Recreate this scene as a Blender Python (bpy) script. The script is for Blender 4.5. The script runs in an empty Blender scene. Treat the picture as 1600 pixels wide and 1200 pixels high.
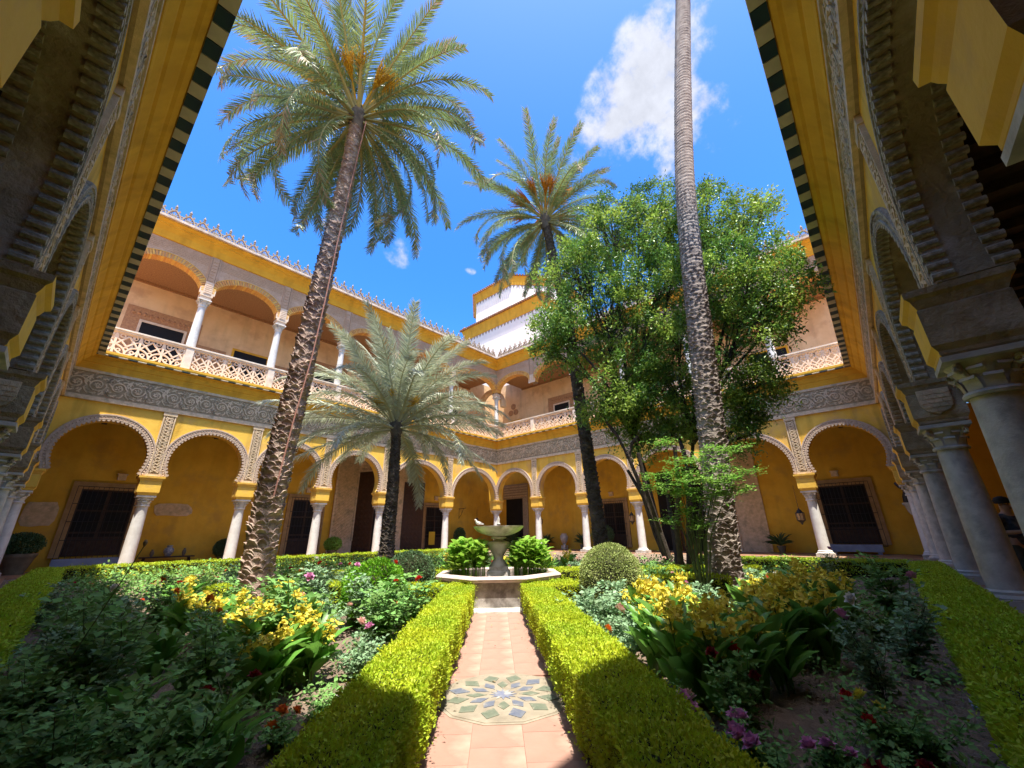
import bpy, math, random
import numpy as np
from mathutils import Matrix, Vector
rnd = random.Random(7)
sc = bpy.context.scene
col = sc.collection
R = math.radians
PI = math.pi

# ------------------------------------------------------------------ camera
cam_d = bpy.data.cameras.new('camera'); cam = bpy.data.objects.new('camera', cam_d); col.objects.link(cam)
cam_d.sensor_width = 36; cam_d.lens = 620.595/1600*36; cam_d.clip_start = .05; cam_d.clip_end = 2000
CX, CY, CZ = 25.818, 24.727, 1.347
yaw, pitch, roll = .06337, .35918, -.01482
th = R(225)+yaw
fw = Vector((math.sin(th)*math.cos(pitch), math.cos(th)*math.cos(pitch), math.sin(pitch)))
rt0 = Vector((math.cos(th), -math.sin(th), 0)); rt0 = rt0 if rt0.y > 0 else -rt0
up0 = Vector((-math.sin(th)*math.sin(pitch), -math.cos(th)*math.sin(pitch), math.cos(pitch)))
rt = math.cos(roll)*rt0+math.sin(roll)*up0; up = -math.sin(roll)*rt0+math.cos(roll)*up0
cam.matrix_world = Matrix(((rt.x, up.x, -fw.x, CX), (rt.y, up.y, -fw.y, CY), (rt.z, up.z, -fw.z, CZ), (0, 0, 0, 1)))
sc.camera = cam
def pixdir(u, v):
    d = fw+rt*((u-800)/620.595)-up*((v-600)/620.595); return d.normalized()

# ------------------------------------------------------------------ light and sky
SUNV = Vector((-.19, -.24, -1)).normalized()
sun_d = bpy.data.lights.new('sun', 'SUN'); sun_d.energy = 2.9; sun_d.angle = R(.53); sun_d.color = (1, .955, .87)
sun = bpy.data.objects.new('sun', sun_d); col.objects.link(sun)
sun.rotation_euler = SUNV.to_track_quat('-Z', 'Y').to_euler(); sun.location = (30, 30, 40)
world = bpy.data.worlds.new('World'); sc.world = world; world.use_nodes = True
wn = world.node_tree; wn.nodes.clear(); WL = wn.links
def N(t, **kw):
    n = wn.nodes.new(t)
    for k, v in kw.items(): setattr(n, k, v)
    return n
def wm(op, a, b=None, c=None):
    n = N('ShaderNodeMath', operation=op)
    for i, v in enumerate((a, b, c)):
        if v is None: continue
        if isinstance(v, (int, float)): n.inputs[i].default_value = v
        else: WL.new(v, n.inputs[i])
    return n.outputs[0]
sky = N('ShaderNodeTexSky', sky_type='NISHITA'); sky.sun_disc = False
sky.sun_elevation = math.asin(-SUNV.z); sky.sun_rotation = math.atan2(-SUNV.x, -SUNV.y)
sky.air_density = 1.0; sky.dust_density = 1.6; sky.ozone_density = 3.0; sky.altitude = 0
hs = N('ShaderNodeHueSaturation'); hs.inputs['Saturation'].default_value = 1.42; hs.inputs['Value'].default_value = .68; hs.inputs['Hue'].default_value = .507
WL.new(sky.outputs[0], hs.inputs['Color'])
tc = N('ShaderNodeTexCoord')
def vdot(vec):
    n = N('ShaderNodeVectorMath', operation='DOT_PRODUCT'); WL.new(tc.outputs['Generated'], n.inputs[0]); n.inputs[1].default_value = vec; return n.outputs['Value']
def noise(scale, det=8, rough=.58, off=(0, 0, 0)):
    mp = N('ShaderNodeMapping'); mp.inputs['Location'].default_value = off; WL.new(tc.outputs['Generated'], mp.inputs[0])
    n = N('ShaderNodeTexNoise'); n.inputs['Scale'].default_value = scale; n.inputs['Detail'].default_value = det; n.inputs['Roughness'].default_value = rough
    WL.new(mp.outputs[0], n.inputs['Vector']); return n.outputs['Fac']
nz = noise(9, 9, .62, (3.1, 1.2, .4)); nz2 = noise(26, 6, .6, (7, 2, 1))
acc = None
# pixel centre, half sizes (radians), in-plane tilt, strength
for (pu, pv, ax, ay, tilt, st) in [(1000, 150, .185, .105, .62, 1.0), (960, 200, .10, .06, .2, .9), (1075, 170, .10, .13, .2, .62), (1085, 55, .07, .07, .5, .42), (1050, 245, .07, .05, .9, .5),
                                   (628, 395, .055, .042, -.6, .5), (655, 388, .03, .02, .6, .38), (733, 424, .02, .012, 0, .5), (790, 60, .001, .001, 0, 0)]:
    if st == 0: continue
    c = pixdir(pu, pv); t1 = c.cross(Vector((0, 0, 1))).normalized(); t2 = t1.cross(c).normalized()
    a1 = t1*math.cos(tilt)+t2*math.sin(tilt); a2 = -t1*math.sin(tilt)+t2*math.cos(tilt)
    x_ = wm('DIVIDE', vdot(a1), ax); y_ = wm('DIVIDE', vdot(a2), ay)
    rr_ = wm('SQRT', wm('ADD', wm('POWER', wm('ABSOLUTE', x_), 2.), wm('POWER', wm('ABSOLUTE', y_), 2.)))
    front = wm('GREATER_THAN', vdot(c), .3)
    m = wm('MULTIPLY', wm('MULTIPLY', wm('MAXIMUM', wm('SUBTRACT', 1.15, rr_), 0), front), st)
    acc = m if acc is None else wm('MAXIMUM', acc, m)
dens = wm('ADD', wm('MULTIPLY', acc, 1.3), wm('MULTIPLY', wm('SUBTRACT', nz, .54), 3.4))
dens = wm('MULTIPLY', dens, wm('MINIMUM', wm('MULTIPLY', acc, 5), 1))
mr = N('ShaderNodeMapRange', interpolation_type='SMOOTHSTEP'); WL.new(dens, mr.inputs[0]); mr.inputs[1].default_value = .22; mr.inputs[2].default_value = .95; mr.inputs[4].default_value = .96
shade = N('ShaderNodeMapRange'); WL.new(wm('ADD', wm('MULTIPLY', nz, .6), wm('MULTIPLY', nz2, .4)), shade.inputs[0])
shade.inputs[1].default_value = .32; shade.inputs[2].default_value = .62; shade.inputs[3].default_value = 1.2; shade.inputs[4].default_value = 1.68
cl = N('ShaderNodeVectorMath', operation='SCALE'); cl.inputs[0].default_value = (.93, .96, 1.06); WL.new(shade.outputs[0], cl.inputs['Scale'])
mx = N('ShaderNodeMix', data_type='RGBA'); WL.new(mr.outputs[0], mx.inputs['Factor']); WL.new(hs.outputs[0], mx.inputs['A']); WL.new(cl.outputs[0], mx.inputs['B'])
bg = N('ShaderNodeBackground'); bg.inputs['Strength'].default_value = .15; WL.new(mx.outputs['Result'], bg.inputs['Color'])
wo = N('ShaderNodeOutputWorld'); WL.new(bg.outputs[0], wo.inputs['Surface'])
sc.view_settings.view_transform = 'Standard'; sc.view_settings.look = 'None'; sc.view_settings.gamma = 1; sc.view_settings.exposure = 1.97
sc.render.engine = 'CYCLES'; sc.cycles.diffuse_bounces = 8; sc.cycles.max_bounces = 12

# ------------------------------------------------------------------ materials
def mat(name, c1, c2=None, scale=3, rough=.85, bump=.0, bscale=30, c3=None, s3=.7, spec=.3, det=5, trans=0, lo=.35, hi=.65, bdist=.02, voro=None, coord='Object', rand=0, metal=0, stain=0):
    m = bpy.data.materials.new(name); m.use_nodes = True; nt = m.node_tree; L = nt.links
    b = nt.nodes['Principled BSDF']; b.inputs['Roughness'].default_value = rough; b.inputs['Specular IOR Level'].default_value = spec; b.inputs['Metallic'].default_value = metal
    b.inputs['Base Color'].default_value = (*c1, 1)
    t = nt.nodes.new('ShaderNodeTexCoord'); out = None
    def nzn(s, d=5, r=.6):
        n = nt.nodes.new('ShaderNodeTexNoise'); n.inputs['Scale'].default_value = s; n.inputs['Detail'].default_value = d; n.inputs['Roughness'].default_value = r
        L.new(t.outputs[coord], n.inputs['Vector']); return n.outputs['Fac']
    def ramp(f, a, c, d, e):
        r = nt.nodes.new('ShaderNodeMapRange'); r.inputs[1].default_value = a; r.inputs[2].default_value = c; r.inputs[3].default_value = d; r.inputs[4].default_value = e; L.new(f, r.inputs[0]); return r.outputs[0]
    def mixc(f, A, B, bt='MIX'):
        x = nt.nodes.new('ShaderNodeMix'); x.data_type = 'RGBA'; x.blend_type = bt
        if isinstance(f, float): x.inputs['Factor'].default_value = f
        else: L.new(f, x.inputs['Factor'])
        for k, v in (('A', A), ('B', B)):
            if isinstance(v, tuple): x.inputs[k].default_value = (*v, 1)
            else: L.new(v, x.inputs[k])
        return x.outputs['Result']
    if c2 is not None: out = mixc(ramp(nzn(scale, det), lo, hi, 0, 1), c1, c2)
    if c3 is not None: out = mixc(ramp(nzn(s3, 6), .52, .66, 0, .8), out if out is not None else c1, c3)
    if stain:
        mp = nt.nodes.new('ShaderNodeMapping'); mp.inputs['Scale'].default_value = (1.3, 1.3, .18); L.new(t.outputs[coord], mp.inputs[0])
        n = nt.nodes.new('ShaderNodeTexNoise'); n.inputs['Scale'].default_value = 1.6; n.inputs['Detail'].default_value = 7; L.new(mp.outputs[0], n.inputs['Vector'])
        f = ramp(n.outputs['Fac'], .5, .75, 1.0, 1-stain)
        cmb = nt.nodes.new('ShaderNodeCombineColor'); [L.new(f, cmb.inputs[i]) for i in range(3)]
        out = mixc(1.0, out if out is not None else c1, cmb.outputs[0], 'MULTIPLY')
    if rand:
        g = nt.nodes.new('ShaderNodeNewGeometry'); f = ramp(g.outputs['Random Per Island'], 0, 1, 1-rand, 1+rand)
        h = nt.nodes.new('ShaderNodeHueSaturation'); L.new(f, h.inputs['Value'])
        h2 = ramp(g.outputs['Random Per Island'], 0, 1, .485, .515); L.new(h2, h.inputs['Hue'])
        if out is None: h.inputs['Color'].default_value = (*c1, 1)
        else: L.new(out, h.inputs['Color'])
        out = h.outputs['Color']
    if out is not None: L.new(out, b.inputs['Base Color'])
    if bump:
        bn = nt.nodes.new('ShaderNodeBump'); bn.inputs['Strength'].default_value = bump; bn.inputs['Distance'].default_value = bdist
        if voro:
            v = nt.nodes.new('ShaderNodeTexVoronoi'); v.feature = 'DISTANCE_TO_EDGE'; v.inputs['Scale'].default_value = voro; L.new(t.outputs[coord], v.inputs['Vector'])
            a = nt.nodes.new('ShaderNodeMath'); a.operation = 'ADD'; L.new(v.outputs['Distance'], a.inputs[0]); L.new(nzn(bscale), a.inputs[1]); L.new(a.outputs[0], bn.inputs['Height'])
        else: L.new(nzn(bscale, 6), bn.inputs['Height'])
        L.new(bn.outputs[0], b.inputs['Normal'])
    if trans:
        tr = nt.nodes.new('ShaderNodeBsdfTranslucent'); ms = nt.nodes.new('ShaderNodeMixShader'); ms.inputs[0].default_value = trans
        if out is not None: L.new(out, tr.inputs['Color'])
        else: tr.inputs['Color'].default_value = (*c1, 1)
        L.new(b.outputs[0], ms.inputs[1]); L.new(tr.outputs[0], ms.inputs[2]); L.new(ms.outputs[0], nt.nodes['Material Output'].inputs['Surface'])
    return m
M = {}
M['ochre'] = mat('ochre_plaster', (.84, .53, .085), (.76, .44, .055), 1.2, .9, .35, 9, stain=.36, c3=(.64, .38, .12), s3=.9)
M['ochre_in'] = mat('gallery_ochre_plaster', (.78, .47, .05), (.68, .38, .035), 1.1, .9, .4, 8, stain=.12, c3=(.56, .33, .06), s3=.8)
M['orange'] = mat('orange_ochre_cornice', (.76, .41, .035), (.66, .34, .028), 1.5, .85, .15, 20, stain=.25)
M['stone'] = mat('carved_grey_plaster', (.74, .56, .36), (.56, .42, .25), 6, .9, .5, 45, c3=(.36, .29, .18), s3=2.5)
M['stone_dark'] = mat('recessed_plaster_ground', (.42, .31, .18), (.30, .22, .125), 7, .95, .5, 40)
M['scallop'] = mat('arch_trim_plaster', (.58, .44, .32), (.42, .31, .22), 9, .9, .5, 50)
M['scallop_near'] = mat('shaded_arch_trim_plaster', (.52, .45, .33), (.32, .27, .19), 14, .9, .9, 60, c3=(.16, .13, .09), s3=4)  # copy of the arch trim with the near arcades' shade put into its colour
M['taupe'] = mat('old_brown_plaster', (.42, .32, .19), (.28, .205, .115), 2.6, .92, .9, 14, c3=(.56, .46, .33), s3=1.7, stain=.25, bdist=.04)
M['marble'] = mat('white_marble', (.72, .69, .63), (.58, .54, .48), 2.5, .45, .1, 20, spec=.5, c3=(.44, .40, .34), s3=1.6, stain=.2)
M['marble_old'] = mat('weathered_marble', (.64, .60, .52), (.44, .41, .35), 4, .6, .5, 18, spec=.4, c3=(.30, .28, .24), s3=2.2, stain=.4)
M['lime'] = mat('carved_limestone', (.78, .62, .46), (.66, .50, .36), 5, .85, .3, 40)
M['rail'] = mat('limestone_rail', (.74, .64, .52), (.60, .50, .39), 3, .85, .3, 30, c3=(.46, .38, .29), s3=1.3)
M['gutter'] = mat('stone_gutter', (.66, .54, .44), (.48, .38, .30), 4, .9, .5, 25, c3=(.34, .27, .2), s3=2)
M['crest'] = mat('weathered_crest_stone', (.42, .33, .24), (.27, .21, .15), 6, .9, .5, 30)
M['brick'] = mat('pinkish_brickwork', (.55, .37, .24), (.44, .285, .18), 14, .95, .6, 40, c3=(.58, .40, .28), s3=2)
M['yellowbrick'] = mat('yellow_brick_ribs', (.74, .42, .12), (.64, .34, .09), 8, .9, .3, 40, rand=.12)
M['peach'] = mat('peach_plaster', (.80, .55, .31), (.72, .47, .25), 1.0, .9, .2, 15, stain=.2, c3=(.60, .36, .2), s3=.8)
M['fresco'] = mat('faded_fresco', (.50, .27, .13), (.34, .17, .09), 9, .9, .2, 20, det=8)
M['soffitup'] = mat('painted_timber_ceiling', (.42, .22, .09), (.24, .11, .05), 16, .9, .5, 30, det=8)
M['timber'] = mat('dark_timber', (.075, .045, .028), (.045, .026, .017), 6, .7, .4, 30)
M['door'] = mat('carved_dark_wood', (.085, .042, .022), (.045, .022, .013), 18, .6, .8, 24, voro=9)
M['black'] = mat('black_iron', (.018, .017, .017), None, 1, .5, spec=.5)
M['dark'] = mat('dark_interior', (.012, .010, .009), (.02, .016, .012), 2, .9)
M['glassdark'] = mat('dark_window_glass', (.015, .013, .012), None, 1, .45, spec=.15)
M['casing'] = mat('brown_window_surround', (.48, .31, .14), (.36, .22, .09), 3, .85, .3, 20)
M['white'] = mat('white_limewash', (.86, .79, .71), (.80, .72, .64), 1.0, .9, .25, 6)
M['rooftile'] = mat('terracotta_roof_tile', (.48, .24, .12), (.34, .16, .08), 5, .9, .4, 20, c3=(.55, .42, .3), s3=2)
M['terracotta'] = mat('terracotta_paving', (.36, .20, .15), (.28, .15, .11), 1.4, .8, .15, 30, c3=(.46, .32, .24), s3=1.0, rand=.035)
M['grout'] = mat('paving_grout', (.33, .185, .135), (.28, .155, .11), 8, .95)
M['floor'] = mat('gallery_floor_tile', (.34, .17, .09), (.26, .13, .07), 2, .55, .1, 20, c3=(.4, .3, .2), s3=1)
M['soil'] = mat('garden_soil', (.27, .195, .14), (.17, .12, .085), 6, .97, .9, 35, c3=(.22, .17, .125), s3=3, bdist=.05)
M['ground'] = mat('outer_ground', (.16, .12, .09), (.12, .09, .06), .3, .97)
M['tile_dark'] = mat('glazed_dark_tile', (.014, .030, .055), (.02, .055, .05), 1.3, .3, .1, 8, spec=.5, rand=.35)
M['tile_white'] = mat('glazed_cream_tile', (.60, .53, .38), (.48, .42, .29), 2.5, .35, .1, 8, spec=.5, rand=.12)
M['skyblue_stone'] = mat('sky_tinted_stone', (.30, .36, .50), (.22, .27, .38), 3, .6, .2, 20)  # blue of the sky light on the benches is put into the stone colour
M['mos_white'] = mat('mosaic_cream', (.32, .27, .20), (.22, .18, .13), 5, .5, .2, 40, rand=.1)
M['mos_blue'] = mat('mosaic_blue', (.11, .125, .175), (.17, .175, .19), 12, .5, .2, 30, c3=(.40, .35, .27), s3=11, rand=.3)
M['mos_green'] = mat('mosaic_green', (.12, .145, .10), (.18, .19, .135), 12, .5, .2, 30, c3=(.40, .35, .26), s3=11, rand=.3)
M['fount'] = mat('mossy_fountain_stone', (.70, .64, .59), (.54, .48, .43), 5, .7, .5, 30, c3=(.28, .24, .20), s3=2.5, stain=.3)
M['basin'] = mat('basin_grey_marble', (.46, .42, .38), (.24, .21, .18), 8, .6, .3, 30, c3=(.14, .12, .10), s3=5, stain=.55)
M['pinkstone'] = mat('pink_marble_rim', (.60, .48, .41), (.48, .38, .32), 5, .5, .2, 30)
M['water'] = mat('dark_water', (.012, .018, .010), None, 1, .04, .15, 12, spec=.6)
M['pot'] = mat('weathered_clay_pot', (.20, .17, .12), (.13, .11, .075), 4, .85, .4, 20)
M['jar'] = mat('painted_blue_jar', (.40, .42, .44), (.10, .13, .22), 14, .3, det=3, spec=.5)
M['poster'] = mat('yellow_poster', (.72, .46, .03), None, 1, .7)
# vegetation
M['hedge'] = mat('golden_hedge_leaf', (.55, .60, .028), (.36, .50, .028), 1.6, .55, spec=.3, trans=.4, rand=.2)
M['hedgeg'] = mat('green_hedge_leaf', (.40, .58, .035), (.50, .62, .035), 2, .55, spec=.3, trans=.35, rand=.25)
M['hedgecore'] = mat('hedge_dark_filler', (.035, .04, .012), (.02, .02, .008), 12, .95)  # dark fill: the shade between the leaves is put into this colour
M['ball'] = mat('pale_topiary_leaf', (.30, .37, .10), (.40, .44, .16), 4, .6, trans=.25, rand=.25)
M['balld'] = mat('dark_topiary_leaf', (.07, .13, .05), (.10, .17, .07), 4, .5, trans=.2, rand=.25)
M['ballg'] = mat('bright_topiary_leaf', (.20, .42, .02), (.12, .30, .02), 4, .5, trans=.3, rand=.25)
M['rose'] = mat('rose_leaf', (.15, .29, .075), (.21, .38, .10), 3, .6, trans=.25, rand=.35, spec=.2)
M['roseb'] = mat('bluish_rose_leaf', (.20, .33, .17), (.28, .41, .22), 3, .5, trans=.25, rand=.3)
M['lush'] = mat('lush_climber_leaf', (.17, .36, .05), (.26, .42, .08), 3, .45, trans=.35, rand=.3)
M['canna'] = mat('broad_canna_leaf', (.17, .36, .055), (.11, .27, .045), 2, .38, .1, 40, trans=.35, rand=.25, spec=.4)
M['pond'] = mat('pond_plant_leaf', (.22, .42, .04), (.30, .48, .07), 3, .4, trans=.4, rand=.2)
M['tree'] = mat('tree_leaf', (.10, .21, .04), (.17, .30, .045), .9, .38, trans=.28, rand=.35, spec=.45)
M['treey'] = mat('young_tree_leaf', (.32, .43, .06), (.24, .36, .06), 1.2, .42, trans=.4, rand=.3, spec=.4)
M['palm'] = mat('palm_leaflet', (.19, .27, .10), (.27, .33, .14), .8, .42, trans=.25, rand=.35, spec=.45)
M['palmg'] = mat('silvery_palm_leaflet', (.50, .52, .38), (.42, .46, .30), .8, .42, trans=.22, rand=.25, spec=.45)
M['palmtip'] = mat('dry_palm_leaflet', (.42, .33, .20), (.33, .25, .15), 1.5, .6, trans=.2, rand=.25)
M['rachis'] = mat('palm_rachis', (.42, .40, .16), (.34, .28, .11), 1.5, .5)
M['rachis_s'] = mat('pale_palm_rachis', (.50, .50, .33), (.42, .38, .2), 1.5, .5)
M['bark'] = mat('palm_bark', (.46, .33, .26), (.28, .195, .15), 6, .95, .9, 30, c3=(.48, .38, .30), s3=4, rand=.3)
M['bark_g'] = mat('grey_palm_bark', (.30, .245, .21), (.18, .14, .12), 5, .95, .9, 25, c3=(.34, .28, .235), s3=3, rand=.2)
M['bark_d'] = mat('dark_palm_bark', (.12, .095, .075), (.06, .045, .035), 6, .95, .9, 25, c3=(.19, .15, .115), s3=3, rand=.25)
M['branch'] = mat('tree_branch', (.10, .075, .055), (.055, .04, .03), 8, .95, .7, 30)
M['stem'] = mat('green_stem', (.10, .17, .05), (.08, .10, .04), 6, .7)
M['dead'] = mat('dead_leaf', (.30, .22, .13), (.20, .14, .08), 9, .9, rand=.4)
for n_, c_ in dict(red=(.55, .015, .01), darkred=(.22, .004, .01), pink=(.72, .30, .52), white=(.80, .76, .68), orange=(.78, .20, .03), yellow=(.86, .72, .09), palepink=(.78, .50, .42), fruit=(.78, .33, .03), fruity=(.80, .52, .06)).items():
    M['p_'+n_] = mat(n_+'_petal', c_, tuple(x*.75 for x in c_), 25, .6, trans=.25, rand=.2)
M['cloth_dark'] = mat('dark_plaid_shirt', (.05, .055, .075), (.12, .12, .14), 14, .9, det=1)
M['cloth_trouser'] = mat('grey_trousers', (.10, .10, .09), (.07, .07, .065), 8, .9)
M['skin'] = mat('skin', (.48, .28, .19), None, 1, .6)
M['hair'] = mat('dark_hair', (.03, .02, .015), None, 1, .7)
M['beige'] = mat('beige_canvas', (.42, .36, .26), (.34, .29, .21), 10, .9)
M['rope'] = mat('reddish_cable', (.42, .20, .15), None, 1, .7)

# ------------------------------------------------------------------ helpers
def link(o, parent=None):
    col.objects.link(o)
    if parent is not None: o.parent = parent
    return o
def tag(o, label=None, cat=None, group=None, kind=None):
    if label: o['label'] = label
    if cat: o['category'] = cat
    if group: o['group'] = group
    if kind: o['kind'] = kind
    return o
def empty(name, loc=(0, 0, 0), rz=0, label=None, cat=None, group=None, parent=None):
    o = bpy.data.objects.new(name, None); o.empty_display_size = .2; link(o, parent); o.location = loc; o.rotation_euler = (0, 0, rz)
    return tag(o, label, cat, group)
class MB:
    def __init__(s): s.v = []; s.f = []; s.m = []; s.xf = None; s.mi = 0
    def add(s, vs, fs, mi=None):
        b = len(s.v)
        s.v += [tuple(s.xf(*p)) for p in vs] if s.xf else [tuple(p) for p in vs]
        s.f += [tuple(i+b for i in f) for f in fs]; s.m += [s.mi if mi is None else mi]*len(fs); return s
    def box(s, x0, x1, y0, y1, z0, z1, mi=None):
        return s.add([(x0, y0, z0), (x1, y0, z0), (x1, y1, z0), (x0, y1, z0), (x0, y0, z1), (x1, y0, z1), (x1, y1, z1), (x0, y1, z1)],
                     [(3, 2, 1, 0), (4, 5, 6, 7), (0, 1, 5, 4), (1, 2, 6, 5), (2, 3, 7, 6), (3, 0, 4, 7)], mi)
    def lathe(s, prof, c=(0, 0), n=20, mi=None, square=False, rot=0):
        vs = []; fs = []
        if square: n = 4; rot = PI/4
        for (r, z) in prof:
            rr = r*math.sqrt(2) if square else r
            for k in range(n):
                a = rot+2*PI*k/n; vs.append((c[0]+rr*math.cos(a), c[1]+rr*math.sin(a), z))
        for i in range(len(prof)-1):
            for k in range(n):
                k2 = (k+1) % n; fs.append((i*n+k, i*n+k2, (i+1)*n+k2, (i+1)*n+k))
        fs.append(tuple(range(n-1, -1, -1))); fs.append(tuple((len(prof)-1)*n+k for k in range(n)))
        return s.add(vs, fs, mi)
    def tube(s, pts, rad, n=6, mi=None, cap=True, flat=1.0):
        pts = [Vector(p) for p in pts]; vs = []; fs = []
        for i, p in enumerate(pts):
            d = (pts[min(i+1, len(pts)-1)]-pts[max(i-1, 0)])
            d = d.normalized() if d.length > 1e-9 else Vector((0, 0, 1))
            ref = Vector((0, 0, 1)) if abs(d.z) < .9 else Vector((1, 0, 0))
            a = d.cross(ref).normalized(); b = a.cross(d)
            r = rad[i] if isinstance(rad, (list, tuple)) else rad
            for k in range(n):
                t = 2*PI*k/n+PI/n; vs.append(tuple(p+a*(r*math.cos(t))+b*(r*math.sin(t)*flat)))
        for i in range(len(pts)-1):
            for k in range(n):
                k2 = (k+1) % n; fs.append((i*n+k, i*n+k2, (i+1)*n+k2, (i+1)*n+k))
        if cap: fs.append(tuple(range(n-1, -1, -1))); fs.append(tuple((len(pts)-1)*n+k for k in range(n)))
        return s.add(vs, fs, mi)
    def ribbon(s, pts, w, d0, d1, mi=None, closed=False):
        """pts: 2D (u,z) polyline; bar of width w standing from depth d0 to d1 (local y)"""
        P = [Vector((a, b)) for a, b in pts]; n = len(P); vs = []; fs = []
        for i, p in enumerate(P):
            q0 = P[(i-1) % n] if closed else P[max(i-1, 0)]; q1 = P[(i+1) % n] if closed else P[min(i+1, n-1)]
            t = (q1-q0).normalized() if (q1-q0).length > 1e-9 else Vector((1, 0)); nn = Vector((-t.y, t.x))*(w/2)
            a = p+nn; b = p-nn
            vs += [(a.x, d0, a.y), (a.x, d1, a.y), (b.x, d1, b.y), (b.x, d0, b.y)]
        m = n if closed else n-1
        for i in range(m):
            j = (i+1) % n
            for k in range(4):
                k2 = (k+1) % 4; fs.append((i*4+k, i*4+k2, j*4+k2, j*4+k))
        if not closed: fs += [(0, 1, 2, 3), ((n-1)*4+3, (n-1)*4+2, (n-1)*4+1, (n-1)*4)]
        return s.add(vs, fs, mi)
    def mesh(s, name, mats, smooth=False):
        me = bpy.data.meshes.new(name); me.from_pydata(s.v, [], s.f)
        for m in (mats if isinstance(mats, (list, tuple)) else [mats]): me.materials.append(m)
        if any(s.m): me.polygons.foreach_set('material_index', s.m)
        if smooth: me.polygons.foreach_set('use_smooth', [True]*len(me.polygons)); 
        me.update()
        if smooth:
            try: me.set_sharp_from_angle(angle=R(40))
            except Exception: pass
        return me
    def build(s, name, mats, parent=None, smooth=False, **kw):
        o = bpy.data.objects.new(name, s.mesh(name, mats, smooth)); link(o, parent); return tag(o, **kw)
def inst(name, me, parent, mw=None, loc=None):
    o = bpy.data.objects.new(name, me); link(o, parent)
    if mw is not None: o.matrix_local = mw
    if loc is not None: o.location = loc
    return o
def npmesh(name, V, F, mats, mi=None, smooth=False):
    """V (n,3) array, F (m,k) array of same-size faces"""
    me = bpy.data.meshes.new(name); me.vertices.add(len(V)); me.vertices.foreach_set('co', np.asarray(V, np.float32).ravel())
    m, k = F.shape; me.loops.add(m*k); me.loops.foreach_set('vertex_index', F.astype(np.int32).ravel())
    me.polygons.add(m); me.polygons.foreach_set('loop_start', np.arange(m, dtype=np.int32)*k)
    for mm in (mats if isinstance(mats, (list, tuple)) else [mats]): me.materials.append(mm)
    if mi is not None: me.polygons.foreach_set('material_index', np.asarray(mi, np.int32))
    me.update(calc_edges=True); me.validate(); return me
nr = np.random.RandomState(11)
def unit(a): return a/(np.linalg.norm(a, axis=-1, keepdims=True)+1e-9)
LEAF = np.array([(0, 0, 0), (.45, .5, .10), (1, 0, 0), (.45, -.5, .10)])
LEAFF = np.array([(0, 2, 1), (0, 3, 2)])
def leaves(P, D, Nn, Lg, Wd, tmpl=LEAF, tf=LEAFF):
    """place leaf templates: positions, directions, normals, lengths, widths -> V,F"""
    D = unit(D); S = unit(np.cross(Nn, D)); U = np.cross(D, S); n = len(P); k = len(tmpl)
    V = P[:, None, :]+tmpl[None, :, 0, None]*Lg[:, None, None]*D[:, None, :]+tmpl[None, :, 1, None]*Wd[:, None, None]*S[:, None, :]+tmpl[None, :, 2, None]*Lg[:, None, None]*U[:, None, :]
    F = tf[None]+(np.arange(n)*k)[:, None, None]
    return V.reshape(-1, 3), F.reshape(-1, tf.shape[1])
def cat(parts):
    V = []; F = []; MI = []; o = 0
    for (v, f, m) in parts:
        V.append(v); F.append(f+o); MI.append(np.full(len(f), m)); o += len(v)
    return np.concatenate(V), np.concatenate(F), np.concatenate(MI)
def randn_dirs(n, upb=0.): 
    d = nr.normal(size=(n, 3)); d[:, 2] += upb; return unit(d)
def gp(s, r, z=0.): return Vector((CX-.723*s-.69*r, CY-.69*s+.723*r, z))
GANG = math.atan2(-.69, -.723)      # forward direction angle of the garden axis
def atpix(u, v, dist, zoff=0):
    d = pixdir(u, v); k = dist/math.hypot(d.x, d.y); return Vector((CX, CY, CZ))+d*k
def pixY(u, v, Y):
    d = pixdir(u, v); return Vector((CX, CY, CZ))+d*((Y-CY)/d.y)
def pixX(u, v, X):
    d = pixdir(u, v); return Vector((CX, CY, CZ))+d*((X-CX)/d.x)
def pixZ(u, v, Z):
    d = pixdir(u, v); return Vector((CX, CY, CZ))+d*((Z-CZ)/d.z)

# ------------------------------------------------------------------ dimensions of the court
A, B = 25.919, 26.632
HI, HF0, HF1, HT = 4.0, 6.985, 8.336, 9.018
BD = -3.8
COLL = [0, 5.534, 11.122, 15.137, 19.131, 22.926, B]
COLR = [0, 4.513, 8.745, 12.832, 17.6, 22.165, A]
COLNR = [0, 2.417, 6.20, 10.42, 14.78, 19.15, 23.3, B]
COLNL = [0, 2.6, 6.4, 10.3, 14.2, 18.3, 22.55, A]

# ------------------------------------------------------------------ ground
def sheet(name, pts, z, m, **kw):
    return MB().add([(x, y, z) for x, y in pts], [tuple(range(len(pts)))]).build(name, m, None, **kw)
sheet('ground', [(-400, -400), (450, -400), (450, 450), (-400, 450)], -.06, M['ground'], kind='structure')
for nm, (x0, x1, y0, y1) in dict(a=(-4, 31, -4, .55), b=(-4, .55, .55, 30), c=(.55, 31, A-.5, 30), d=(B-.5, 31, .55, A-.5)).items():
    MB().box(x0, x1, y0, y1, -.05, .06).build('gallery_floor', M['floor'], None, kind='structure')
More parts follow.
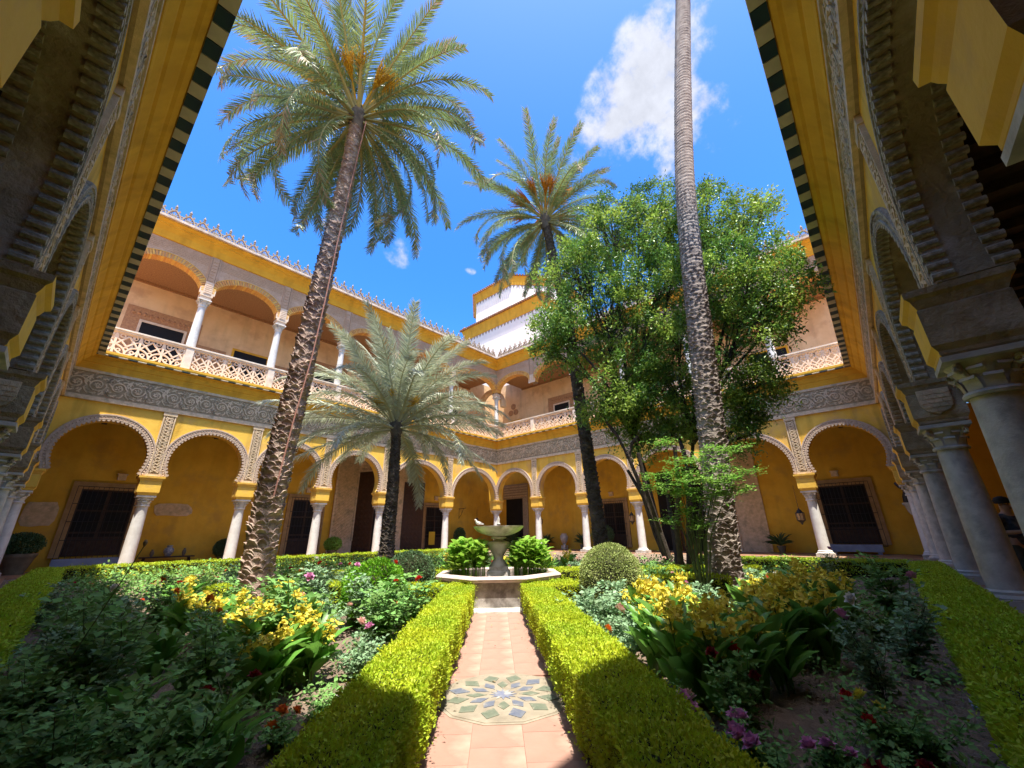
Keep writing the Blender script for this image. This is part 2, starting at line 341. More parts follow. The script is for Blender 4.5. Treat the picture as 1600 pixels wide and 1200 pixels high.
# uneven soil sheet of the beds
n = 280; gx = np.linspace(.5, B-.45, n); gy = np.linspace(.5, A-.45, n); X, Y = np.meshgrid(gx, gy)
s_ = (CX-X)*.723+(CY-Y)*.69; r_ = -(X-CX)*.69+(Y-CY)*.723
Z = .012+nr.rand(n, n)**3*.06+.02*np.sin(X*2.3)*np.cos(Y*1.9)+.010*np.sin(X*9+Y*4)*np.sin(Y*11-X*3); Z[(np.abs(r_) < .85) & (s_ < 11)] = -.02
V = np.stack([X.ravel(), Y.ravel(), Z.ravel()], 1); i = np.arange(n*n).reshape(n, n)
F = np.stack([i[:-1, :-1], i[:-1, 1:], i[1:, 1:], i[1:, :-1]], -1).reshape(-1, 4)
tag(link(bpy.data.objects.new('garden_soil', npmesh('garden_soil', V, F, M['soil']))), kind='structure')
# path: bedding strip and paving tiles
path = tag(empty('path'), kind='structure')
def strip(s0, s1, r0, r1, z0, z1, mb=None):
    mb = mb or MB(); c = [gp(s0, r0), gp(s1, r0), gp(s1, r1), gp(s0, r1)]
    return mb.add([(p.x, p.y, z0) for p in c]+[(p.x, p.y, z1) for p in c], [(3, 2, 1, 0), (4, 5, 6, 7), (0, 1, 5, 4), (1, 2, 6, 5), (2, 3, 7, 6), (3, 0, 4, 7)])
strip(-2.6, 8.2, -.56, .56, -.04, .014).build('bedding', M['grout'], path)
tile_me = MB().box(-.1988, .1988, -.1788, .1788, 0, .014).mesh('paving_tile', M['terracotta'])
pang = math.atan2(-.69, -.723)
STS, STR, STRAD = 4.19, .05, .56
for i in range(27):
    for j in range(3):
        s0 = -2.3+i*.4+(.0 if j != 1 else .2); r0 = (j-1)*.36
        if math.hypot(s0-STS, r0-STR) < .45: continue
        o = inst('paving_tile', tile_me, path, Matrix.Translation(gp(s0, r0, .011+rnd.uniform(0, .0012))) @ Matrix.Rotation(pang+rnd.uniform(-.002, .002), 4, 'Z'))
# star mosaic
mos = empty('star_mosaic', gp(STS, STR, .029), pang, 'round star patterned mosaic of blue, green and cream tiles set in the path', 'mosaic')
MB().lathe([(STRAD, -.015), (STRAD, .004)], n=12, rot=PI/12).build('cream_ground', M['mos_white'], mos)
MB().lathe([(STRAD+.03, -.015), (STRAD+.03, 0.0005)], n=12, rot=PI/12).build('border', M['mos_white'], mos)
def kite(r0, r1, r2, w, rot, z=.004, t=.004):
    return MB().add([(r0, 0, z), (r1, w, z), (r2, 0, z), (r1, -w, z), (r0, 0, z+t), (r1, w, z+t), (r2, 0, z+t), (r1, -w, z+t)],
                    [(4, 5, 6, 7), (0, 1, 5, 4), (1, 2, 6, 5), (2, 3, 7, 6), (3, 0, 4, 7)])
k1 = kite(.14, .245, .32, .050, 0).mesh('petal_tile', M['mos_blue']); k2 = kite(.30, .41, .50, .075, 0).mesh('outer_tile', M['mos_green'])
k3 = kite(.30, .41, .50, .072, 0).mesh('outer_tile', M['mos_blue'])
k1g = kite(.14, .245, .32, .050, 0).mesh('petal_tile', M['mos_green'])
for k in range(12):
    inst('petal_tile', k1 if k % 3 else k1g, mos, Matrix.Rotation(2*PI*k/12, 4, 'Z')); inst('outer_tile', k2 if k % 2 else k3 if k % 4 else k2, mos, Matrix.Rotation(2*PI*(k+.5)/12, 4, 'Z'))
sp = []
for k in range(24): rr_ = .12 if k % 2 == 0 else .065; sp.append((rr_*math.cos(PI*k/12), rr_*math.sin(PI*k/12)))
MB().add([(x, y, .0045) for x, y in sp]+[(x, y, .0085) for x, y in sp], [tuple(range(24, 48))]+[(k, (k+1) % 24, 24+(k+1) % 24, 24+k) for k in range(24)]).build('centre_star', M['mos_blue'], mos)

# ------------------------------------------------------------------ palace wings
def arch_curve(u0, u1, zi, zt, clear, nseg=26, horseshoe=.30, rmax=9):
    """points from left spring to right spring"""
    uc = (u0+u1)/2; w = min((u1-u0)/2-clear+.0, rmax); rz = min(w, zt-zi-.02)
    zc = zt-rz; room = zc-zi; ph = math.asin(min(.42, room/rz)) if room > .05 else 0
    ww = w/1.0; pts = []
    a0 = -ph; a1 = PI+ph
    for k in range(nseg+1):
        a = a1+(a0-a1)*k/nseg; pts.append((uc+ww*math.cos(a), zc+rz*math.sin(a)))
    if pts[0][1] > zi+.03: pts = [(pts[0][0], zi)]+pts+[(pts[-1][0], zi)]
    else: pts[0] = (pts[0][0], zi); pts[-1] = (pts[-1][0], zi)
    return pts
def offset_curve(pts, d):
    out = []; P = [Vector(p) for p in pts]; n = len(P)
    for i, p in enumerate(P):
        t = (P[min(i+1, n-1)]-P[max(i-1, 0)]).normalized(); nn = Vector((-t.y, t.x)); q = p+nn*d; out.append((q.x, q.y))
    out[0] = (out[0][0], pts[0][1]); out[-1] = (out[-1][0], pts[-1][1]); return out
def resample(pts, step):
    P = [Vector(p) for p in pts]; out = []; acc = 0; L = [0]
    for i in range(1, len(P)): L.append(L[-1]+(P[i]-P[i-1]).length)
    n = max(2, int(L[-1]/step)); 
    for k in range(n):
        x = L[-1]*(k+.5)/n; j = 0
        while L[j+1] < x: j += 1
        t = (x-L[j])/(L[j+1]-L[j]); p = P[j].lerp(P[j+1], t); d = (P[j+1]-P[j]).normalized(); out.append((p, d))
    return out
# shared pieces ---------------------------------------------------------------
def scroll_mesh(v=0):
    mb = MB(); W_ = 1.30; zc = .0; rad = .30-.04*v
    for sx, fl in ((-W_/4, 1), (W_/4, -1)):
        pts = []
        for k in range(19):
            a = k/18*PI*2.6; r = rad*(1-.62*k/18)
            pts.append((sx+r*math.cos(a+PI)*1.0, fl*r*math.sin(a+PI)+zc))
        mb.ribbon(pts, .052, 0, .045)
        for k in range(7-v*2):
            a = k/(7-v*2)*2*PI+.3; r0 = .10; r1 = .045
            cx, cz = sx+fl*0+.0, zc
            mb.ribbon([(cx+.03*math.cos(a), cz+.03*math.sin(a)), (cx+.115*math.cos(a+.25), cz+.115*math.sin(a+.25))], .05, 0, .05)
        for k in range(9):
            a = k/9*2*PI+.5; mb.ribbon([(sx+.32*math.cos(a), zc+.32*math.sin(a)), (sx+.40*math.cos(a+.28), zc+.40*math.sin(a+.28)), (sx+.44*math.cos(a+.5), zc+.43*math.sin(a+.5))], .055, 0, .04)
    rs_ = random.Random(4+v)
    for _ in range(34):
        x = rs_.uniform(-.62, .62); z = rs_.choice([-1, 1])*rs_.uniform(.26, .46); a = rs_.uniform(0, PI); mb.ribbon([(x, z), (x+.05*math.cos(a), z+.04*math.sin(a)), (x+.10*math.cos(a+.5), z+.06*math.sin(a+.5))], .035, 0, .03)
    for sx in (-W_/2, 0, W_/2-.001):
        for q in (-1, 1):
            mb.ribbon([(sx, q*.05), (sx+.07, q*.2), (sx-.02, q*.34), (sx-.10, q*.42)], .05, 0, .042)
            mb.ribbon([(sx, q*.22), (sx-.11, q*.28), (sx-.14, q*.22)], .04, 0, .042)
    return mb.mesh('scroll_relief', M['stone'])
SCROLL = scroll_mesh(); SCROLL2 = scroll_mesh(1)
def strip_mesh(zh):
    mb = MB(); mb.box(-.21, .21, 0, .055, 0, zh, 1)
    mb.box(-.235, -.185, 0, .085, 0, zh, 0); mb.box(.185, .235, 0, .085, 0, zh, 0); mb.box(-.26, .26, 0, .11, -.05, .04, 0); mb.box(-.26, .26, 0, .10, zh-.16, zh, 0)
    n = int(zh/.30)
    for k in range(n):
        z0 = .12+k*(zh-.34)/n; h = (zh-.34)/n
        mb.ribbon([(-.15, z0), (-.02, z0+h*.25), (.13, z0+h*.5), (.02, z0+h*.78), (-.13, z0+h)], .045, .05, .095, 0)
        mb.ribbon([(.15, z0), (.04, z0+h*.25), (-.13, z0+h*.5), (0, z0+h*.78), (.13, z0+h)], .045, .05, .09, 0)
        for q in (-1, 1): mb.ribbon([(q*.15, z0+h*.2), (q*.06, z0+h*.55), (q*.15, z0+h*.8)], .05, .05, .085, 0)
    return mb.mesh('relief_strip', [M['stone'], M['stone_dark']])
STRIP = strip_mesh(HF0-HI-.06)
def capital_mesh(m, r=.21, h=.46):
    mb = MB(); mb.lathe([(r+.035, 0), (r+.045, .03), (r+.03, .06), (r, .065), (r+.01, h*.45), (r+.06, h*.72), (r+.10, h*.84)], n=20)
    mb.lathe([(r+.10, h*.84), (r+.13, h*.86), (r+.13, h), (r+.1, h)], square=True)
    for k in range(8):       # acanthus leaves
        a = k*PI/4; ca, sa = math.cos(a), math.sin(a); R0 = r+.005
        for (zz, ww, out) in ((.07, .075, .05), (.17, .065, .08)):
            a2 = a+(PI/8 if zz > .1 else 0); ca, sa = math.cos(a2), math.sin(a2)
            pts = [(R0, zz), (R0+.02, zz+.10), (R0+out, zz+.15), (R0+out+.012, zz+.115)]
            vs = []
            for (q, z) in pts:
                for sgn in (-1, 1): vs.append((q*ca-sgn*ww*sa, q*sa+sgn*ww*ca, z))
            mb.add(vs, [(0, 1, 3, 2), (2, 3, 5, 4), (4, 5, 7, 6)])
    for k in range(4):       # corner volutes
        a = PI/4+k*PI/2; ca, sa = math.cos(a), math.sin(a); pts = []
        for j in range(12):
            t = j/11*PI*2.4; q = .062*(1-.6*j/11); pts.append((r+.12+q*math.cos(t+PI/2), h*.70+q*math.sin(t+PI/2)))
        pts = [(r+.02, h*.42)]+pts
        mb.tube([(q*ca, q*sa, z) for q, z in pts], .024, 6)
    return mb.mesh('capital', m, smooth=True)
def shaft_mesh(m, h, r0=.25, r1=.205):
    return MB().lathe([(r0+.07, 0), (r0+.09, .04), (r0+.05, .09), (r0+.055, .13), (r0, .16), (r0, .2), (r0*.5+r1*.5+.012, h*.5), (r1, h-.02), (r1, h)], n=28).mesh('shaft', m, smooth=True)
def impost_mesh(front, side, w=.40, d=.40):
    mb = MB()
    prof = [(.80, 3.15), (.86, 3.18), (.86, 3.22), (.97, 3.29), (.97, 3.74), (.93, 3.76), (1.0, 3.82), (1.04, 3.87), (1.15, 3.91), (1.16, 3.99)]
    prof = [(a if i < 4 or i > 7 else a, z) for i, (a, z) in enumerate(prof)]
    vs = []; fs = []; mi = []
    for (q, z) in prof: vs += [(-w*q, -d*q, z), (w*q, -d*q, z), (w*q, d*q, z), (-w*q, d*q, z)]
    for i in range(len(prof)-1):
        for k in range(4): fs.append((i*4+k, i*4+(k+1) % 4, i*4+4+(k+1) % 4, i*4+4+k)); mi.append(0 if k in (0, 2) else 1)
    fs += [(3, 2, 1, 0), tuple(len(vs)-4+k for k in range(4))]; mi += [1, 0]
    mb.add(vs, fs); mb.m = mi
    return mb.mesh('impost', [front, side])
BASE = MB().box(-.36, .36, -.36, .36, 0, .16).mesh('plinth', M['marble_old'])
SH_FAR = shaft_mesh(M['marble'], 2.69-.2); SH_NEAR = shaft_mesh(M['marble_old'], 2.69-.2)
CAP_FAR = capital_mesh(M['marble']); CAP_NEAR = capital_mesh(M['marble_old'])
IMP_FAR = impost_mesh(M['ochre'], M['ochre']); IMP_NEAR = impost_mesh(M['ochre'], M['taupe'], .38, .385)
USH = shaft_mesh(M['marble'], 3.72, .215, .165); UCAP = capital_mesh(M['marble'], .165, .42)
PNL_W = .76
def panel_mesh(w, h=1.10):
    mb = MB(); hw = w/2; t0, t1 = -.055, .055
    mb.box(-hw, hw, -.075, .075, 0, .07); 
    def arc(cx, cz, r, a0, a1, n=9): return [(cx+r*math.cos(a0+(a1-a0)*k/n), cz+r*math.sin(a0+(a1-a0)*k/n)) for k in range(n+1)]
    q = hw/2; W_ = .062
    for s in (-1, 1):
        mb.ribbon(arc(s*hw, .07, hw*1.0, PI/2 if s > 0 else PI/2, PI if s > 0 else 0), W_, t0, t1)      # low arcs rising from centre foot to the edges
        mb.ribbon(arc(0, .07+hw, hw*1.02, (-PI/2+.02), 0 if s > 0 else -PI), W_*.9, t0, t1)
        mb.ribbon([(s*(hw-.02), .07), (s*(hw-.02), h)], .05, t0, t1)
        mb.ribbon([(s*hw, .07+hw*.9), (s*q, .07+hw*1.55), (s*.02, .07+hw*2.1), (0, h-.10)], W_, t0+.004, t1-.004)
        mb.ribbon([(0, .07+hw*.95), (s*q*1.05, .07+hw*1.5), (s*hw*.86, h-.30), (s*(hw-.03), h-.12)], W_, t0+.007, t1-.007)
        mb.ribbon(arc(s*hw*.52, h-.14, .085, 0, 2*PI, 10), .042, t0+.01, t1-.01)
        mb.ribbon(arc(s*hw*.55, .23, .07, 0, 2*PI, 8), .04, t0+.01, t1-.01)
    mb.ribbon(arc(0, .07+hw*.62, .085, 0, 2*PI, 10), .042, t0+.01, t1-.01)
    mb.box(-hw, hw, -.07, .07, h-.045, h+.0)
    return mb.mesh('balustrade_panel', M['lime'])
CREST = None
def crest_mesh():
    mb = MB(); w = .27
    def arc(cx, cz, r, a0, a1, n=10): return [(cx+r*math.cos(a0+(a1-a0)*k/n), cz+r*math.sin(a0+(a1-a0)*k/n)) for k in range(n+1)]
    mb.box(-.30, .30, -.07, .07, 0, .07)
    mb.ribbon([(w, .05), (w*.98, .16), (w*.78, .29), (w*.45, .40), (.03, .50), (-.03, .50), (-w*.45, .40), (-w*.78, .29), (-w*.98, .16), (-w, .05)], .065, -.06, .06)
    for a in (.55, 1.05, PI/2, PI-1.05, PI-.55): mb.ribbon([(0, .08), (.24*math.cos(a), .08+.27*math.sin(a))], .034, -.04, .04)
    mb.ribbon(arc(0, .08, .12, 0, PI, 8), .04, -.045, .045)
    for s in (-1, 1): mb.ribbon([(s*.10, .46), (s*.19, .50), (s*.17, .57)], .05, -.04, .04); mb.ribbon([(s*.24, .26), (s*.31, .31)], .045, -.035, .035)
    mb.lathe([(.055, .48), (.04, .56), (.075, .60), (.035, .64), (.065, .70), (.075, .745), (.03, .81), (.012, .90)], n=8)
    return mb.mesh('crest_finial', M['crest'])
CREST = crest_mesh()
DTILE = MB().box(-.153, .153, -.118, .118, -.016, .016).mesh('ledge_tile', M['tile_dark']); WTILE = MB().box(-.153, .153, -.118, .118, -.016, .016).mesh('ledge_tile', M['tile_white'])
TOOTH = MB().tube([(0, -.15, 0), (0, .035, 0)], .052, 8).mesh('scallop', M['scallop_near'])
GW = {}
def window_grille(parent, P, mf, u, z0, z1, w, shutter=True, sill=True):
    """P maps (u,d,z); a stone surround, dark opening, timber leaves and an iron grille in front"""
    h = z1-z0; o = empty('window', (0, 0, 0), 0, parent=parent)
    mb = MB(); mb.xf = P; c = .34
    mb.box(u-w/2-c, u-w/2, BD, BD+.12, z0-.05, z1+c); mb.box(u+w/2, u+w/2+c, BD, BD+.12, z0-.05, z1+c); mb.box(u-w/2, u+w/2, BD, BD+.12, z1, z1+c)
    mb.build('surround', M['casing'], o)
    mb = MB(); mb.xf = P; mb.box(u-w/2, u+w/2, BD-.1, BD+.01, z0, z1); mb.build('glass', M['glassdark'], o)
    mb = MB(); mb.xf = P
    for k in range(3): x = u-w/2+w*k/2; mb.box(max(u-w/2, x-.06), min(u+w/2, x+.06), BD+.012, BD+.05, z0, z1)
    for z in (z0, z0+h*.33, z0+h*.66, z1-.08): mb.box(u-w/2+.061, u+w/2-.061, BD+.015, BD+.045, z, z+.08)
    mb.box(u-w/2+.08, u+w/2-.08, BD+.012, BD+.04, z0+.08, z0+h*.28)
    mb.build('casement', M['timber'], o)
    mb = MB(); mb.xf = P; nb = int(w/.15)
    W2 = w/2+.16
    for k in range(nb+1): x = u-W2+2*W2*k/nb; mb.tube([(x, BD+.26, z0-.1), (x, BD+.26, z1+.12)], .011, 5)
    for k in range(5): z = z0-.1+(h+.22)*k/4; mb.tube([(u-W2, BD+.26, z), (u+W2, BD+.26, z)], .016, 5)
    for k in range(3):
        for s in (-1, 1): z = z0-.1+(h+.22)*k/2; mb.tube([(u+s*W2, BD+.26, z), (u+s*W2, BD+.05, z)], .014, 5)
    mb.build('iron_grille', M['black'], o)
    return o
def wall_lamp(parent, P, u, z, m='casing'):
    mb = MB(); mb.xf = P; mb.box(u-.16, u+.16, BD, BD+.16, z-.12, z+.14); mb.box(u-.2, u+.2, BD, BD+.2, z+.14, z+.19); mb.build('wall_light', M['stone'], parent)

def wing(kind, label, cols, L, P, Mx, near, cp=2):
    """P(u,d,z) -> world; Mx(u,d,z) -> matrix for shared pieces"""
    cen = P(L/2, 0, 0); W = empty('palace_wing', (0, 0, 0), 0, label, 'building')
    F_, Bk = (.03, -.55) if near else (.28, -.36)
    us = cols
    # lower arcade wall with arches
    mb = MB(); mb.xf = P
    ring = []
    for k in range(len(us)-1):
        u0, u1 = us[k], us[k+1]; pts = arch_curve(u0, u1, HI, 6.25, .36)
        ring.append(pts)
        poly = [(u0, HI)]+pts+[(u1, HI), (u1, HF0), (u0, HF0)]
        if abs(pts[0][0]-u0) < 1e-6: poly = poly[1:]
        for d, mi in ((F_, 0), (Bk, 0)): mb.add([(a, d, z) for a, z in poly], [tuple(range(len(poly)))], mi)
        n = len(pts); mb.add([(a, F_, z) for a, z in pts]+[(a, Bk, z) for a, z in pts], [(i, i+1, n+i+1, n+i) for i in range(n-1)], 1)
        mb.add([(u0, F_, HI), (pts[0][0], F_, HI), (pts[0][0], Bk, HI), (u0, Bk, HI), (u1, F_, HI), (pts[-1][0], F_, HI), (pts[-1][0], Bk, HI), (u1, Bk, HI)], [(0, 1, 2, 3), (4, 5, 6, 7)], 1)
    mb.add([(0, F_, HF0), (L, F_, HF0), (L, Bk, HF0), (0, Bk, HF0)], [(0, 1, 2, 3)], 0)
    mb.box(0, L, Bk, F_-.03, HF0+.001, HT-.02, 0)
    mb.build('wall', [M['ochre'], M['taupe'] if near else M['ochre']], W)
    for k, pts in enumerate(ring):
        out = offset_curve(pts, .27); n = len(pts)
        mb = MB(); mb.xf = P; d1 = F_+.045
        mb.add([(a, F_, z) for a, z in pts]+[(a, d1, z) for a, z in pts]+[(a, d1, z) for a, z in out]+[(a, F_, z) for a, z in out],
               [(j*n+i, j*n+i+1, (j+1)*n+i+1, (j+1)*n+i) for j in range(3) for i in range(n-1)])
        o1 = offset_curve(pts, .255); o2 = offset_curve(pts, .20); o3 = offset_curve(pts, .075); o4 = offset_curve(pts, .03)
        for (qa, qb) in ((o1, o2), (o3, o4)):
            mb.add([(a, d1, z) for a, z in qa]+[(a, d1+.025, z) for a, z in qa]+[(a, d1+.025, z) for a, z in qb]+[(a, d1, z) for a, z in qb],
                   [(j*n+i, j*n+i+1, (j+1)*n+i+1, (j+1)*n+i) for j in range(3) for i in range(n-1)])
        mb.xf = None
        # small relief knobs along the ring
        mid = offset_curve(pts, .135)
        for (p, d) in resample(mid, .11):
            q = Vector((-d.y, d.x)); a = [p+d*.04, p+q*.045, p-d*.04, p-q*.045]
            mb.add([P(c_.x, d1, c_.y) for c_ in a]+[P(p.x, d1+.03, p.y)], [(0, 1, 4), (1, 2, 4), (2, 3, 4), (3, 0, 4)])
        close = near and k >= len(ring)-4
        rs = resample(pts, .155 if near else .15)
        if not close:
            mb.xf = P
            for (p, d) in rs:
                vs = [];
                for dd in (d1+.02, Bk*.2 if near else F_-.12):
                    for j in range(6): a = 2*PI*j/6; vs.append((p.x+.058*math.cos(a), dd, p.y+.058*math.sin(a)))
                mb.add(vs, [tuple(range(6)), tuple(range(11, 5, -1))]+[(j, (j+1) % 6, 6+(j+1) % 6, 6+j) for j in range(6)])
            if near:
                for (p, d) in rs:
                    vs = []
                    for dd in (Bk-.02, Bk+.16):
                        for j in range(6): a = 2*PI*j/6; vs.append((p.x+.058*math.cos(a), dd, p.y+.058*math.sin(a)))
                    mb.add(vs, [tuple(range(6)), tuple(range(11, 5, -1))]+[(j, (j+1) % 6, 6+(j+1) % 6, 6+j) for j in range(6)])
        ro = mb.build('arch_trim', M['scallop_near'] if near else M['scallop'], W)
        if close:
            for (p, d) in rs:
                inst('scallop', TOOTH, ro, Mx(p.x, F_+.03, p.y)); inst('scallop', TOOTH, ro, Mx(p.x, Bk+.13, p.y))
    # columns
    for k, u in enumerate({'fl': us, 'fr': us[1:], 'nr': us[1:], 'nl': us[1:-1]}[kind]):
        c = empty('column', tuple(P(u, 0, .06)), 0, parent=W); c.matrix_local = Mx(u, {'nr': -.06, 'nl': -.18}.get(kind, -.02), .06)
        inst('plinth', BASE, c); inst('shaft', SH_NEAR if near else SH_FAR, c, loc=(0, 0, .14)); inst('capital', CAP_NEAR if near else CAP_FAR, c, loc=(0, 0, 2.63)); inst('impost', IMP_NEAR if near else IMP_FAR, c, loc=(0, 0, -.06))
        if near and kind == 'nr' and k == 3:
            pass
    # relief strips above the columns
    for u in us[1:-1]: inst('relief_strip', STRIP, W, Mx(u, F_-.02, HI+.05))
    # frieze
    fr = MB(); fr.xf = P
    f0 = .08 if near else .30
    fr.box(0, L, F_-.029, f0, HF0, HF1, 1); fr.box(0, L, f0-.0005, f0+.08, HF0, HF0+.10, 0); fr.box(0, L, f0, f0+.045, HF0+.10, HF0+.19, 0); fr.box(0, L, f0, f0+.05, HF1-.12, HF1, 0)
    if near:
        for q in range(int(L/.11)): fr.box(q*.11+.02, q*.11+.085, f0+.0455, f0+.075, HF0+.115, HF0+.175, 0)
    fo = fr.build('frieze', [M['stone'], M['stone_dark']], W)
    nn = int(round((L-.3)/1.30)); st = (L-.3)/nn
    for q in range(nn): inst('scroll_relief', SCROLL if q % 3 else SCROLL2, fo, Mx(.3+st*(q+.5), f0-.01, (HF0+HF1)/2+.035))
    # cornice
    mb = MB(); mb.xf = P
    prof = [(.25, HF1), (.35, HF1+.0), (.37, HF1+.10), (.43, HF1+.24), (.43, HF1+.28), (.47, HF1+.30), (.53, HF1+.44), (.55, HF1+.50), (.59, HF1+.52), (.595, HF1+.58), (.83, HF1+.66), (.85, HT+.03), (.85, HT+.14), (-.3, HT+.14), (-.3, HF1)]
    if near: prof = [(.05, HF1), (.15, HF1), (.17, HF1+.08), (.25, HF1+.24), (.26, HF1+.28), (.31, HF1+.30), (.44, HF1+.46), (.46, HF1+.50), (.52, HF1+.52), (.595, HF1+.60), (.60, HT-.035), (.84, HT-.034), (.85, HT+.03), (.85, HT+.14), (-.3, HT+.14), (-.3, HF1)]
    m_ = len(prof); mb.add([(0, d, z) for d, z in prof]+[(L, d, z) for d, z in prof], [(i, (i+1) % m_, m_+(i+1) % m_, m_+i) for i in range(m_)])
    mb.build('cornice', M['orange'], W)
    # checkered tiles under the ledge
    nt = int((L-.6)/.325); zt = HT-.05
    if near:
        for q in range(nt):
            u = L-.75-q*.325-.1
            o = inst('ledge_tile', DTILE if q % 2 else WTILE, W, Mx(u, .735, zt+rnd.uniform(-.003, .003))); 
            if u < .9: break
    else:
        mb = MB(); mb.xf = P
        for q in range(nt): u = .8+q*.325; mb.box(u-.153, u+.153, .60, .855, zt-.016, zt+.016, q % 2)
        mb.build('ledge_tiles', [M['tile_dark'], M['tile_white']], W, kind='stuff')
    # gallery: back wall, ceiling with beams
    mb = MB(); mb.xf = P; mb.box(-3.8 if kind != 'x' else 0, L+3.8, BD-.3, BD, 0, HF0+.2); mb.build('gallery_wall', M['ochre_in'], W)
    mb = MB(); mb.xf = P; mb.box(0, L, BD, Bk, HF0+.05, HF0+.2)
    for q in range(int(L/.8)): mb.box(q*.8, q*.8+.2, BD, Bk, HF0-.17, HF0+.049)
    mb.build('gallery_ceiling', M['timber'], W)
    if near:
        mb = MB(); mb.xf = P; mb.box(-4.1, L+3.8, BD, Bk-.001, HF0+.3, HT+.1); mb.box(-4.1, L+3.8, BD-.3, BD, HF0+.21, HT+.1); mb.box(-4.1, -.37, Bk, .05, HF0+.3, HT+.1); mb.build('terrace', M['rooftile'], W); return W  # terrace carried past its ends, unseen, to keep sun out of the gallery corners
    # ---------------- upper floor
    zb = 9.18
    mb = MB(); mb.xf = P; mb.box(.42, L-.85 if L > 0 else L, -.02, .42, HT+.14, zb+.07); mb.box(0, L, BD, -.021, HT, zb); mb.build('floor_slab', M['rail'], W)
    upper = []
    segs = [(us[k]+(.0 if k else .33), us[k+1]) for k in range(len(us)-1)]
    for (u0, u1) in segs:
        a, b_ = u0+.16, u1-.16; nP = max(3, round((b_-a)/PNL_W)); w = (b_-a)/nP
        key = round(w, 3)
        if key not in GW: GW[key] = panel_mesh(w)
        for q in range(nP): inst('balustrade_panel', GW[key], W, Mx(a+w*(q+.5), .28, zb+.07))
    mb = MB(); mb.xf = P; mb.box(.2, L, .17, .39, zb+1.171, zb+1.25); mb.box(.2, L, .13, .43, zb+1.251, zb+1.33)
    for u in us[1:-1]: mb.box(u-.16, u+.16, .16, .40, zb+.07, zb+1.171)
    mb.build('handrail', M['rail'], W)
    for k, u in enumerate(us[:-1] if cp == 2 or kind == 'fl' else us[1:-1]):
        if k == 0 and kind != 'fl': continue
        c = empty('upper_column', (0, 0, 0), 0, parent=W); c.matrix_local = Mx(u, 0, zb+.07)
        inst('shaft', USH, c); inst('capital', UCAP, c, loc=(0, 0, 3.70))
        mb = MB(); mb.box(-.24, .24, -.24, .24, 4.12, 4.30); mb.box(-.28, .28, -.28, .28, 4.301, 4.42); mb.build('impost', M['lime'], c)
    # upper arches: spring 13.7+, shallow
    zs, za, ztop = 13.68, 14.98, 16.02
    mb = MB(); mb.xf = P; Fu, Bu = .22, -.30; rings = []
    for k in range(len(us)-1):
        u0, u1 = us[k], us[k+1]; uc = (u0+u1)/2; w = (u1-u0)/2-.26; pts = []
        for j in range(25):
            a = PI-PI*j/24; pts.append((uc+w*math.cos(a), zs+.12+(za-zs-.12)*math.sin(a)))
        rings.append(pts)
        poly = [(u0, zs), (pts[0][0], zs)]+pts+[(pts[-1][0], zs), (u1, zs), (u1, ztop), (u0, ztop)]
        for d in (Fu, Bu): mb.add([(a, d, z) for a, z in poly], [tuple(range(len(poly)))], 0)
        n = len(pts); mb.add([(a, Fu, z) for a, z in pts]+[(a, Bu, z) for a, z in pts], [(i, i+1, n+i+1, n+i) for i in range(n-1)], 1)
    mb.build('upper_wall', [M['brick'], M['yellowbrick']], W)
    for k, pts in enumerate(rings):
        mb = MB(); mb.xf = P; bk = offset_curve(pts, .0)
        for (p, d) in resample(pts, .115):
            q = Vector((-d.y, d.x)); h = .042; a = [p-d*h, p+d*h, p+d*h+q*.25, p-d*h+q*.25]; d0, d1 = Fu, Fu+.05+rnd.uniform(0, .012)
            mb.add([(c_.x, d0, c_.y) for c_ in a]+[(c_.x, d1, c_.y) for c_ in a], [(4, 5, 6, 7), (0, 1, 5, 4), (1, 2, 6, 5), (2, 3, 7, 6), (3, 0, 4, 7)])
            a = [p-d*h, p+d*h, p+d*h-q*.03, p-d*h-q*.03]
            mb.add([(c_.x, Bu, c_.y) for c_ in a]+[(c_.x, d1, c_.y) for c_ in a], [(4, 5, 6, 7), (0, 1, 5, 4), (1, 2, 6, 5), (2, 3, 7, 6), (3, 0, 4, 7)])
        out = offset_curve(pts, .27); o2 = offset_curve(pts, .31); n = len(pts)
        mb.add([(a, Fu, z) for a, z in out]+[(a, Fu+.04, z) for a, z in out]+[(a, Fu+.04, z) for a, z in o2]+[(a, Fu, z) for a, z in o2],
               [(j*n+i, j*n+i+1, (j+1)*n+i+1, (j+1)*n+i) for j in range(3) for i in range(n-1)])
        mb.build('brick_arch', M['yellowbrick'], W)
    # spandrel courses and strips
    for k, u in enumerate(us[1:-1]):
        mb = MB(); mb.xf = P; z0 = zs
        mb.box(u-.19, u+.19, Fu, Fu+.07, z0, z0+.75, 1); mb.box(u-.15, u+.15, Fu, Fu+.05, z0+.751, ztop, 0)
        for s in (-1, 1): mb.box(u+s*.20-.025, u+s*.20+.025, Fu, Fu+.075, z0+.751, ztop, 0); mb.box(u+s*.27-.08, u+s*.27+.08, Fu, Fu+.05, z0, z0+.38, 1)
        for q in range(6): mb.box(u-.15, u+.15, Fu+.07, Fu+.095, z0+.06+q*.115, z0+.11+q*.115, 1)
        for q in range(7): mb.box(u-.10, u+.10, Fu+.05, Fu+.075, z0+.83+q*.2, z0+.93+q*.2, 0)
        mb.build('relief_strip', [M['brick'], M['lime']], W)
    mb = MB(); mb.xf = P
    for q in range(9):
        z = 15.1+q*.1
        for k in range(len(us)-1):
            mb.box(us[k]+.3, us[k+1]-.3, Fu, Fu+.018, max(z, 15.36), z+.045) if z > 15.3 else None
    mb.build('brick_course', M['brick'], W)
    # upper cornice (cove), gutter, crest
    mb = MB(); mb.xf = P
